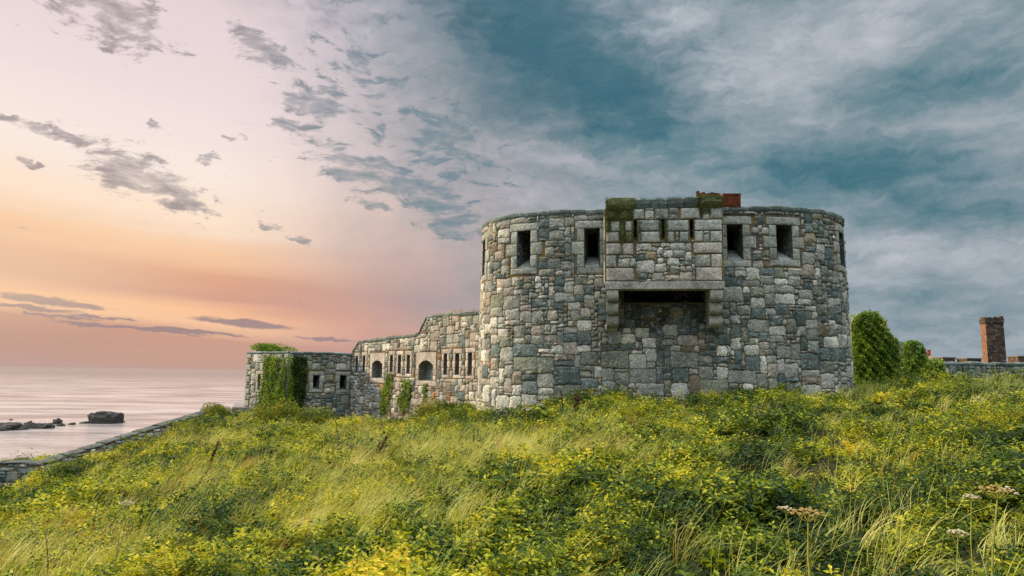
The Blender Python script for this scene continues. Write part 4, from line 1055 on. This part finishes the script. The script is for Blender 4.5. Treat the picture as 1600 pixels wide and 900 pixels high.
    s = MB(); tube(s, [(c0[0], Yp+hw, c0[2]-0.15), (c0[0], Yp+hw, c0[2]+0.02), (c0[0], Yp+hw, c0[2]+0.22), (c0[0], Yp+hw, c0[2]+0.23), (c0[0], Yp+hw, c0[2]+0.34)], [0.12, 0.13, 0.10, 0.125, 0.125], 10); s.c = []; s.build('chimney_pot', plain('red_pot', (0.25, 0.03, 0.03, 1), (0.36, 0.06, 0.05, 1)), t)
def mbk_two(m): return m
make_right()

# ------------------------------------------------------------------ boundary wall on the left slope, with an iron ring
def make_boundary():
    prof = [(-120, 728, 26), (0, 723, 26.0), (30, 721, 26.0), (62, 725, 26.1), (80, 720, 26.7), (105, 711, 27.5), (150, 697, 28.7), (210, 678, 30.4), (265, 661, 32.2), (300, 651, 33.6), (332, 641, 35.2)]
    Q = [atY(*q) for q in prof]
    # the return wall at 62 goes away from the eye
    p = Path([q[:2] for q in Q]); zs = [q[2] for q in Q]
    top = lambda u: float(np.interp(u, p.u, zs))
    w = thing('boundary_wall', 'rough stone boundary wall stepping down the slope toward the sea', 'wall', tuple(Q[3]-np.array([0, 0, 1.6])))
    m = MB(); zb = min(zs)-2.6
    wt = lambda u, z: {'grey': 0.4, 'blue': 0.34, 'pale': 0.16, 'pink': 0.08, 'green': 0.08}
    for i in range(len(p.u)-1):
        a, b = p.u[i], p.u[i+1]; lo = min(top(a), top(b))-1.7
        rubble(m, p, a, b, lo, lambda u: top(u)-0.1, [], wt, cell=0.13, h=0.05, rough=1.2)
        face(m, p, a, b, zb, lambda u: top(u)-0.08, [], step=0.4)
    bkp = Path([np.array(p.at(u, 0, -0.55))[:2] for u in p.u[::-1]]); face(m, bkp, 0, bkp.L, zb, lambda u: top(np.clip((1-u/bkp.L)*p.L, 0, p.L))-0.1, [], step=0.4)
    m.build('wall', M_STONE, w)
    c = MB()
    for i in range(len(p.u)-1): coping(c, p, p.u[i], p.u[i+1], top, t=0.10, depth=0.55, out=0.02, size=(0.3, 0.6), rough=1.6, col='damp')
    c.build('coping', M_COPING, w)
    u, z = p.hit(4, 749); r = 0.085
    o = thing('iron_ring', 'round black iron ring hanging on the boundary wall', 'ring', p.at(u, z, 0.08))
    t = MB(); tube(t, [Vector(p.at(u+r*math.cos(a), z+r*math.sin(a), 0.10)) for a in np.linspace(0, 2*math.pi, 25)], 0.016, 6); t.c = []; t.build('ring', M_IRON, o)
    t = MB(); tube(t, [p.at(u, z+r+.02, 0.0), p.at(u, z+r+.01, 0.13)], 0.022, 6); t.c = []; t.build('staple', M_IRON, o)
    return p, top
bnd, bnd_top = make_boundary()
_c = bnd.hit(24, 760)  # bush added in place of a dark drain opening in the wall
shrub('shrub', 'small dark bush standing in for a drain opening at the foot of the boundary wall', bnd.at(_c[0], _c[1]-0.45, 0.25), 0.45, 0.35, 0.55, 1300, 0.07, M_IVYDARK)

# grey landing beside the block
def make_path():
    m = plain('worn_concrete', (0.15, 0.13, 0.125, 1), (0.28, 0.25, 0.24, 1), 4)
    z = atY(375, 635, 38)[2]
    q = [atY(363, 634, 37)[:2], atY(391, 634, 37)[:2], atY(391, 628, 42)[:2], atY(368, 628, 42)[:2]]
    mb = MB(); V = [(x, y, z) for x, y in q]+[(x, y, z-0.3) for x, y in q]
    mb.add(V, [(0, 1, 2, 3), (4, 5, 1, 0), (5, 6, 2, 1), (6, 7, 3, 2), (7, 4, 0, 3)]); mb.c = []
    o = mb.build('path', m); tag(o, kind='structure')
make_path()

# ------------------------------------------------------------------ sea rocks
def sea_rock(px0, px1, pytop, pybase, label, flat=0.0, seed=0):
    rr = random.Random(seed)
    d = ray((px0+px1)/2, pybase); t = SEA/d[2]; Y = d[1]*t
    A, B = atY(px0, pybase, Y), atY(px1, pybase, Y); hw = (B[0]-A[0])/2; h = atY((px0+px1)/2, pytop, Y)[2]-SEA
    bm = bmesh.new(); bmesh.ops.create_icosphere(bm, subdivisions=4, radius=1.0)
    ph = [rr.uniform(0, 6.28) for _ in range(8)]
    for v in bm.verts:
        c = v.co.copy(); n = c.normalized()
        f = 1+0.16*math.sin(3.1*n.x+ph[0])*math.sin(2.7*n.z+ph[1])+0.13*math.sin(6.3*n.x+ph[2]+3*n.y)*math.sin(5.1*n.z+ph[3])+0.09*math.sin(13*n.x+ph[4]+5*n.z)*math.sin(11*n.y+ph[5])+rr.uniform(-.05, .05)
        x, y, z = n.x*f, n.y*f, n.z*f
        if flat: # a block-like stack: square the outline
            x = math.copysign(abs(x)**(1-0.45*flat), x); z = math.copysign(abs(z)**(1-0.55*flat), z); x *= 0.93+0.07*z
        v.co = Vector((x*hw/1.02, y*hw*0.7, max(z, -0.3)*h/1.02))
    me = bpy.data.meshes.new('sea_rock'); bm.to_mesh(me); bm.free(); me.materials.append(M_SEAROCK)
    o = bpy.data.objects.new('sea_rock', me); COL.objects.link(o); o.location = ((A[0]+B[0])/2, Y, SEA)
    tag(o, label, 'rock', 'dark rocks in the sea')
sea_rock(139, 190, 642.5, 661, 'largest flat topped block of dark rock standing alone in the sea', 1.0, 3)
sea_rock(-25, 44, 660, 671, 'long low dark reef at the left edge of the photo', 0, 4)
sea_rock(34, 62, 658.5, 669, 'dark hump in the middle of the low reef', 0, 5)
sea_rock(52, 86, 660, 669, 'right hand end of the low reef, longer than its neighbours', 0, 6)
sea_rock(81, 99, 653.5, 662, 'small pointed rock just behind the right end of the reef', 0, 7)
sea_rock(88, 103, 662, 665.5, 'thin wet rock beside the right end of the reef', 0, 8)
sea_rock(107, 118, 660, 663.5, 'tiny rock between the reef and the flat topped block', 0, 9)
sea_rock(124, 142, 658.5, 661.5, 'thin skerry touching the left foot of the flat topped block', 0, 10)
sea_rock(186, 195, 657.5, 659.5, 'tiny skerry at the right foot of the flat topped block', 0, 11)
sea_rock(14, 20, 654.5, 656.5, 'lone speck of rock farther out than the reef', 0, 12)

# ------------------------------------------------------------------ ground cover: brambles and grass as two masses
def proto(name, V, Fc, m):
    me = bpy.data.meshes.new(name); me.from_pydata([tuple(v) for v in V], [], Fc); me.materials.append(m)
    return bpy.data.objects.new(name, me)
def sprig(k, n, L, spread, hgt, m):
    V, Fc = [], []
    for s in range(n//7):
        a = R_.uniform(0, 6.28); r = spread*math.sqrt(R_.random()); hz = hgt*(1-0.6*(r/spread)**2)*R_.uniform(0.25, 1.0)
        c = Vector((math.cos(a)*r, math.sin(a)*r, hz)); up = (Vector((math.cos(a)*r/spread*0.6, math.sin(a)*r/spread*0.6, 1))+rv(0.25)).normalized()
        a0 = R_.uniform(0, 6.28)
        for q in range(7):
            aa = a0+q*2.4+R_.uniform(-.3, .3); h = -0.045*(q/6)*L/0.045
            e = up.orthogonal().normalized(); f = up.cross(e)
            o = (e*math.cos(aa)+f*math.sin(aa))
            d = (o*0.9+up*R_.uniform(-0.25, 0.55)).normalized(); nn = (up*0.8-o*0.25+rv(0.22)).normalized()
            leaf(V, Fc, c+up*h*1.0+o*0.008, d, nn, L*R_.uniform(0.7, 1.3), L*R_.uniform(0.42, 0.62))
    return proto('bramble_sprig', V, Fc, m)
def tuft(n, L, w, m, lean=0.9, seedhead=False):
    V, Fc = [], []
    for i in range(n):
        a = R_.uniform(0, 6.28); r = 0.10*math.sqrt(R_.random()); b = Vector((math.cos(a)*r, math.sin(a)*r, 0))
        l = L*R_.uniform(0.55, 1.15); dirn = Vector((lean+R_.gauss(0, 0.30), R_.gauss(0, 0.35), 0)); s = Vector((-dirn.y, dirn.x, 0)).normalized()
        if s.length < 0.5: s = Vector((0, 1, 0))
        s = (s+rv(0.5)).normalized(); k = len(V); NS = 4
        bend = R_.uniform(0.5, 1.1)
        for q in range(NS+1):
            t = q/NS; p = b+Vector((0, 0, l*t*(1-0.32*bend*t)))+dirn*(l*0.55*t*t*bend+0.12*l*t); ww = w*(1-t)**0.7*0.5+0.0004
            V += [p-s*ww, p+s*ww]
        for q in range(NS): Fc.append((k+2*q, k+2*q+1, k+2*q+3, k+2*q+2))
    return proto('grass_tuft', V, Fc, m)
def scatter_object(name, pts, rots, scales, idx, protos, tint=None):
    me = bpy.data.meshes.new(name); me.vertices.add(len(pts)); me.vertices.foreach_set('co', np.asarray(pts, np.float32).ravel())
    a = me.attributes.new('rot', 'FLOAT_VECTOR', 'POINT'); a.data.foreach_set('vector', np.asarray(rots, np.float32).ravel())
    a = me.attributes.new('size', 'FLOAT', 'POINT'); a.data.foreach_set('value', np.asarray(scales, np.float32))
    a = me.attributes.new('which', 'INT', 'POINT'); a.data.foreach_set('value', np.asarray(idx, np.int32))
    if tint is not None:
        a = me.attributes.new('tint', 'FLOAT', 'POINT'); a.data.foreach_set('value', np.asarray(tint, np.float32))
    o = bpy.data.objects.new(name, me); COL.objects.link(o)
    g = bpy.data.node_groups.new(name+'_scatter', 'GeometryNodeTree')
    g.interface.new_socket('Geometry', in_out='INPUT', socket_type='NodeSocketGeometry'); g.interface.new_socket('Geometry', in_out='OUTPUT', socket_type='NodeSocketGeometry')
    gi = g.nodes.new('NodeGroupInput'); go = g.nodes.new('NodeGroupOutput')
    jn = g.nodes.new('GeometryNodeGeometryToInstance')
    for pr in protos[::-1]:
        oi = g.nodes.new('GeometryNodeObjectInfo'); oi.inputs['Object'].default_value = pr
        g.links.new(oi.outputs['Geometry'], jn.inputs[0])
    ip = g.nodes.new('GeometryNodeInstanceOnPoints')
    g.links.new(gi.outputs[0], ip.inputs['Points']); g.links.new(jn.outputs[0], ip.inputs['Instance'])
    ip.inputs['Pick Instance'].default_value = True
    def na(nm, t):
        n = g.nodes.new('GeometryNodeInputNamedAttribute'); n.data_type = t; n.inputs[0].default_value = nm; return n.outputs[0]
    g.links.new(na('which', 'INT'), ip.inputs['Instance Index'])
    er = g.nodes.new('FunctionNodeEulerToRotation'); g.links.new(na('rot', 'FLOAT_VECTOR'), er.inputs[0]); g.links.new(er.outputs[0], ip.inputs['Rotation'])
    g.links.new(na('size', 'FLOAT'), ip.inputs['Scale']); g.links.new(ip.outputs[0], go.inputs[0])
    md = o.modifiers.new('scatter', 'NODES'); md.node_group = g
    return tag(o, kind='stuff')
def vnoise(x, y, s, seed):
    r = np.random.default_rng(seed); out = np.zeros_like(x)
    for k in range(7):
        a = r.uniform(0, 2*math.pi); f = s*r.uniform(0.6, 1.8); out += np.sin((x*math.cos(a)+y*math.sin(a))*f+r.uniform(0, 6.28))
    return out/math.sqrt(7*0.5)
KP = keep_path.P
def free_of_walls(x, y):
    ok = np.ones(len(x), bool)
    def half(P, marg):
        P = np.asarray(P); bad = np.zeros(len(x), bool); n = len(P); j = n-1
        for i in range(n):
            c = ((P[i, 1] > y) != (P[j, 1] > y)) & (x < (P[j, 0]-P[i, 0])*(y-P[i, 1])/(P[j, 1]-P[i, 1]+1e-12)+P[i, 0]); bad ^= c; j = i
        return bad
    ok &= ~half(KP, 0)
    ok &= ~half(np.array([(-14.45, 37.6), (-11.38, 35.2), (-8.66, 37.17), (-1.19, 27), (-0.5, 26), (2, 30), (-6, 40), (-12, 43)]), 0)
    return ok
def polar(n, r0, r1, a0, a1, power=1.0):
    """points whose number per area thins with distance"""
    a = np.radians(NR.uniform(a0, a1, n)); t = NR.uniform(0, 1, n); r = r0*(r1/r0)**t if power == 0 else (r0**power+(r1**power-r0**power)*t)**(1/power)
    return np.sin(a)*r, np.cos(a)*r, r
def tilt(x, y):
    e = 0.3; return (height(x+e, y)-height(x-e, y))/(2*e), (height(x, y+e)-height(x, y-e))/(2*e)
def grassiness(x, y):
    g = 0.55*vnoise(x, y, 0.55, 3)+0.35*vnoise(x, y, 1.3, 4)
    for px, py, rx, ry, w in ((560, 720, 4.2, 3.5, 1.5), (760, 690, 3.0, 3.0, 1.3), (420, 760, 2.6, 2.4, 1.0), (60, 850, 2.5, 2.2, 1.3), (980, 660, 2.4, 2.5, 1.0), (300, 780, 2.0, 2.0, 0.7), (700, 780, 1.6, 1.4, 0.5), (620, 650, 4.0, 4, 0.9), (1170, 630, 2.0, 2.0, 0.4)):
        c = ground_hit(px, py); g = g+w*np.exp(-((x-c[0])/rx)**2-((y-c[1])/ry)**2)
    for px, py, rx, ry, w in ((1300, 760, 5, 4, 1.3), (400, 860, 2.0, 1.2, 1.6), (800, 850, 3, 1.2, 1.0), (1450, 650, 6, 6, 1.0)):
        c = ground_hit(px, py); g = g-w*np.exp(-((x-c[0])/rx)**2-((y-c[1])/ry)**2)
    return g
def make_cover():
    br = [sprig(k, 91, 0.042, 0.20, 0.24, M_BRAMBLE) for k in range(4)]+[sprig(4, 126, 0.030, 0.20, 0.30, M_BRAMBLE), sprig(5, 56, 0.052, 0.20, 0.20, M_BRAMBLE)]
    x, y, r = polar(36000, 1.6, 44, -58, 50, 0.75)
    x2, y2, r2 = polar(3500, 1.6, 9, -58, 50, 1.3); x, y, r = np.concatenate([x, x2]), np.concatenate([y, y2]), np.concatenate([r, r2])
    g = grassiness(x, y)
    keepm = free_of_walls(x, y) & (NR.uniform(0, 1, len(x)) < np.clip(1.0-0.32*g, 0.5, 1)) & (y < 45)
    x, y, r, g = x[keepm], y[keepm], r[keepm], g[keepm]
    z = height(x, y)
    mound = vnoise(x, y, 1.5, 8); size = np.clip(0.85+0.03*r, 0.8, 1.9)*NR.uniform(0.75, 1.3, len(x))*(1+0.15*mound)
    z = z-0.09+np.clip(0.06*mound+0.10*vnoise(x, y, 5.0, 9), -0.12, 0.24)+NR.uniform(0, 0.10, len(x))
    tx, ty = tilt(x, y); rot = np.stack([ty+NR.normal(0, 0.18, len(x)), -tx+NR.normal(0, 0.18, len(x)), NR.uniform(0, 6.28, len(x))], -1)
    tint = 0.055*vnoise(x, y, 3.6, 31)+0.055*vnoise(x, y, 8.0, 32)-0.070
    for px, py, rx, ry, w in ((300, 850, 3.0, 1.3, 0.10), (720, 850, 1.8, 0.8, 0.08), (560, 800, 2.5, 1.5, 0.07), (60, 800, 4, 3, 0.12), (940, 700, 3, 3, 0.06), (1420, 800, 3.5, 3, -0.08), (1150, 850, 1.5, 0.8, -0.10), (420, 880, 0.6, 0.4, -0.40), (560, 660, 5, 4, 0.10), (430, 650, 5, 4, 0.14)):  # yellower and darker leaf patches paint sunlight and shade into the brambles
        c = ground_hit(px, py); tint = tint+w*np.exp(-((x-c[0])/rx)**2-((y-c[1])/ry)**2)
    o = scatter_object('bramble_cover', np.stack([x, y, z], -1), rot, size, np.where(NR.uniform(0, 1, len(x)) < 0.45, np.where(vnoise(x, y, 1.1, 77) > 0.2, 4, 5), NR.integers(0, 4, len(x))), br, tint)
    gr = [tuft(22, 0.34, 0.0085, M_GRASS, 0.75), tuft(22, 0.28, 0.0085, M_GRASS, 1.1), tuft(18, 0.40, 0.007, M_GRASS, 0.9), tuft(16, 0.36, 0.006, M_STRAW, 0.8), tuft(7, 0.50, 0.006, M_GRASS, 0.8), tuft(6, 0.46, 0.005, M_STRAW, 1.0)]
    x, y, r = polar(30000, 2.0, 46, -58, 50, 0.9)
    g = grassiness(x, y)
    keepm = free_of_walls(x, y) & (NR.uniform(0, 1, len(x)) < np.clip(0.34+0.42*g, 0.10, 0.95)) & (y < 46)
    x, y, r, g = x[keepm], y[keepm], r[keepm], g[keepm]
    z = height(x, y)-0.02; n = len(x)
    size = np.clip(0.85+0.022*r, 0.8, 1.7)*NR.uniform(0.7, 1.25, n)
    rot = np.stack([NR.normal(0, 0.1, n), NR.normal(0, 0.12, n), NR.normal(0.35, 0.5, n)], -1)
    which = np.where(NR.uniform(0, 1, n) < np.clip(0.12+0.12*vnoise(x, y, 0.8, 21), 0.02, 0.6), 3, NR.integers(0, 3, n))
    thin = NR.uniform(0, 1, n) < 0.35; which = np.where(thin, np.where(NR.uniform(0, 1, n) < 0.7, 4, 5), which)
    scatter_object('grass', np.stack([x, y, z], -1), rot, size, which, gr)
    # rough grass on the headland outside the wall and along its coping
    m = 5000; px = NR.uniform(-60, 330, m); uu = NR.uniform(0, bnd.L, m)
    pts = []
    for u in uu[:1100]:
        p = bnd.at(u, bnd_top(u), -NR.uniform(0.1, 1.6)); pts.append((p[0], p[1], max(H1(p[0], p[1]), p[2]-0.35 if False else H1(p[0], p[1]))))
    pts = np.array(pts); n = len(pts)
    scatter_object('headland_grass', pts, np.stack([NR.normal(0, .1, n), NR.normal(0, .1, n), NR.normal(.2, .5, n)], -1), NR.uniform(0.7, 1.2, n), NR.integers(0, 2, n), [tuft(60, 0.30, 0.008, M_STRAW, 0.5), tuft(60, 0.28, 0.008, M_GRASS, 0.5)])
make_cover()

def make_walltop_grass():
    pts = []
    prof = [(553, 551), (561, 532.5), (610, 526), (653, 521.5), (667, 494), (690, 490), (751, 485.5)]
    U = [cur_path.hit(x, y) for x, y in prof]
    for k in range(240):
        x = R_.choice((R_.uniform(575, 640), R_.uniform(668, 740), R_.uniform(562, 750)))
        u = float(np.interp(x, [q[0] for q in prof], [q[0] for q in U])); z = float(np.interp(u, [q[0] for q in U], [q[1] for q in U]))
        pts.append(cur_path.at(u, z-0.02, -R_.uniform(0.05, 1.2)))
    n = len(pts)
    scatter_object('wall_top_grass', pts, np.stack([NR.normal(0, .15, n), NR.normal(0, .15, n), NR.normal(.2, .8, n)], -1), NR.uniform(0.35, 0.9, n), NR.integers(0, 2, n), [tuft(26, 0.26, 0.008, M_STRAW, 0.4), tuft(20, 0.2, 0.008, M_GRASS, 0.4)])
make_walltop_grass()

# ------------------------------------------------------------------ single plants: umbels, dock stalks and dry stems
def umbel(px, py, Y, R, label, base_px=None, brown=0.0, twin=None):
    top = Vector(atY(px, py, Y)); bx = atY(base_px[0], base_px[1], Y*0.99) if base_px else top
    gx, gy = bx[0], bx[1]; gz = H1(gx, gy)
    t = thing('cow_parsley', label, 'flower', (gx, gy, gz))
    st = MB(); g0 = Vector((gx, gy, gz)); hub = top-Vector((0, 0, R*0.75)); mid = (g0+hub)/2+Vector((R_.uniform(-.03, .03), 0, 0.02))
    pts = [g0, g0.lerp(mid, .5)+Vector((0.01, 0, 0)), mid, mid.lerp(hub, .5)-Vector((0.008, 0, 0)), hub]; rs = R*0.075
    tube(st, pts, [rs*1.2, rs*1.1, rs, rs*.85, rs*.7], 7)
    fl = MB(); sd = MB()
    n = 19
    for i in range(n):
        a = i*2.39996; rr = R*math.sqrt((i+0.4)/n); tip = top+Vector((math.cos(a)*rr, math.sin(a)*rr, -0.30*rr*rr/R+R_.uniform(-.10, .10)*R))
        tube(st, [hub, hub.lerp(tip, .55)-Vector((0, 0, R*0.06)), tip], [R*0.022, R*0.018, R*0.014], 4)
        tgt = sd if (0.5-0.5*math.cos(a)*math.sqrt((i+0.4)/n)) > 1-brown else fl
        for k in range(11):
            b = k*2.39996; q = R*0.13*math.sqrt((k+.3)/11); c = tip+Vector((math.cos(b)*q, math.sin(b)*q, R*0.07*(1-(q/(R*0.14))**2)+R_.uniform(-.03, .05)*R)); s = R*R_.uniform(0.04, 0.07)
            V = [c+Vector((s, 0, 0)), c+Vector((0, s, 0)), c+Vector((-s, 0, 0)), c+Vector((0, -s, 0)), c+Vector((0, 0, s*.7)), c+Vector((0, 0, -s*.7))]
            tgt.add(V, [(0, 1, 4), (1, 2, 4), (2, 3, 4), (3, 0, 4), (1, 0, 5), (2, 1, 5), (3, 2, 5), (0, 3, 5)])
    lv, lf_ = [], []
    for i in range(26):
        f = R_.uniform(0.15, 0.75); b0 = g0.lerp(hub, f); d_ = Vector((R_.uniform(-1, 1), R_.uniform(-1, 1), 0.5)).normalized()
        leaf(lv, lf_, b0+d_*R_.uniform(0, R*0.9), (d_+rv(.4)).normalized(), Vector((0, 0, 1))+rv(.3), R*0.55, R*0.22)
    lm_ = MB(); lm_.add(lv, lf_); lm_.c = []; lm_.build('leaves', M_SHRUB, t)
    st.c = []; st.build('stem', M_GREENSTEM, t)
    if fl.v: fl.c = []; fl.build('flower_head', M_PETAL, t)
    if sd.v: sd.c = []; sd.build('seed_head', M_SEED, t)
    return t
umbel(1557, 761, 2.9, 0.068, 'tallest umbel flower, half brown with seed, on a thick pale stem at far right', (1540, 900), 0.72)
umbel(1517, 774, 3.3, 0.038, 'small cream umbel flower close beside the tallest one', (1512, 860), 0.0)
umbel(1496, 829, 2.9, 0.040, 'cream umbel flower lower than the tallest one and nearest to the bottom right corner', (1500, 900), 0.05)
umbel(1228, 792, 3.4, 0.042, 'cream topped umbel flower of a touching pair in the brambles below the keep', (1248, 880), 0.1)
umbel(1262, 797, 3.3, 0.075, 'brown seeding umbel of a touching pair in the brambles below the keep', (1256, 885), 0.95)
umbel(197, 784, 5.2, 0.05, 'lone white umbel flower on the grassy left slope', (186, 830), 0.0)
umbel(824, 640, 14.5, 0.10, 'tiny white umbel flower in the green slope below the left end of the keep', (826, 655), 0.0)

def stalk(px0, py0, px1, py1, Y, label, m, r=0.006, bend=0.08, head=0.0, name='dead_stalk', cat='plant', lowered=0.25):
    a = Vector(atY(px0, py0, Y)); a.z = min(a.z, H1(a.x, a.y)); b = Vector(atY(px1, py1, Y*0.995)); L = (b-a).length
    t = thing(name, label, cat, tuple(a)); s = MB(); pts = []
    for i in range(8):
        f = i/7; pts.append(a.lerp(b, f)+Vector((bend*L*math.sin(f*math.pi)+R_.uniform(-.01, .01)*L, R_.uniform(-.01, .01)*L, 0)))
    tube(s, pts, [r*(1-0.6*i/7) for i in range(8)], 5)
    if head:
        h = MB(); tube(h, [a.lerp(b, 0.5), a.lerp(b, 0.8), a.lerp(b, 1.02)], [r*1.3, r*1.6, r], 5)
        for i in range(90):
            f = R_.uniform(0.55, 1.02); c = a.lerp(b, f)+rv(head*0.20*(1.2-abs(f-.8))); q = head*0.15
            V = [c+rv(q) for _ in range(4)]; h.add(V, [(0, 1, 2), (0, 2, 3), (0, 3, 1), (1, 3, 2)])
        for i in range(3):
            f = R_.uniform(.5, .8); c = a.lerp(b, f); tube(s, [c, c+Vector((R_.uniform(-1, 1)*head, 0, head*0.9))], [r*.6, r*.3], 4)
        h.c = []; h.build('seed_head', m, t)
    s.c = []; s.build('stem', m, t)
stalk(146, 815, 169, 742, 9.0, 'thin dark stalk leaning right on the left slope', M_DARKSTEM, 0.005, -0.05, 0.0)
stalk(316, 742, 342, 690, 12.5, 'forked dark dock stalk on the slope below the shrubs', M_DARKSTEM, 0.006, 0.03, 0.07)
stalk(572, 735, 604, 684, 11.0, 'blackened dock stalk with a ragged head in the middle of the slope', M_DARKSTEM, 0.006, 0.03, 0.09)
stalk(893, 672, 903, 622, 15.0, 'dark dock plant standing in front of the keep wall', M_DARKSTEM, 0.008, 0.03, 0.16)
stalk(884, 668, 876, 612, 15.2, 'slender dark stalk crossing the stones of the keep', M_DARKSTEM, 0.008, 0.02, 0.05)
stalk(472, 772, 473, 710, 10.0, 'straight brown stalk in the windswept grass', M_DARKSTEM, 0.006, 0.02, 0.0)
stalk(960, 815, 970, 728, 5.5, 'long pale dry stem standing in brambles below the gallery', M_STEM, 0.0045, -0.08)
stalk(1378, 880, 1376, 812, 3.6, 'short grey dry twig between the umbels', M_STEM, 0.005, 0.03)
stalk(502, 905, 478, 833, 4.4, 'pale arched dry stem in the bottom foreground', M_STEM, 0.0045, 0.14)
stalk(1405, 905, 1400, 855, 3.3, 'short tan dry stem at the bottom near the tallest umbel', M_STEM, 0.005, 0.04)
stalk(1280, 757, 1290, 714, 6.8, 'crooked pale stem in the brambles on the right slope', M_STEM, 0.006, -0.15)
stalk(1232, 735, 1222, 690, 8.0, 'bent pale stem on the slope below the keep window with the splayed cheek', M_STEM, 0.006, 0.15)
stalk(78, 872, 70, 832, 7.0, 'grey dead stem among the dry grass at lower left', M_DARKSTEM, 0.007, 0.04)
stalk(1060, 895, 1090, 840, 4.0, 'leaning straw coloured stem in the bottom foreground below the keep', M_STEM, 0.004, 0.1)
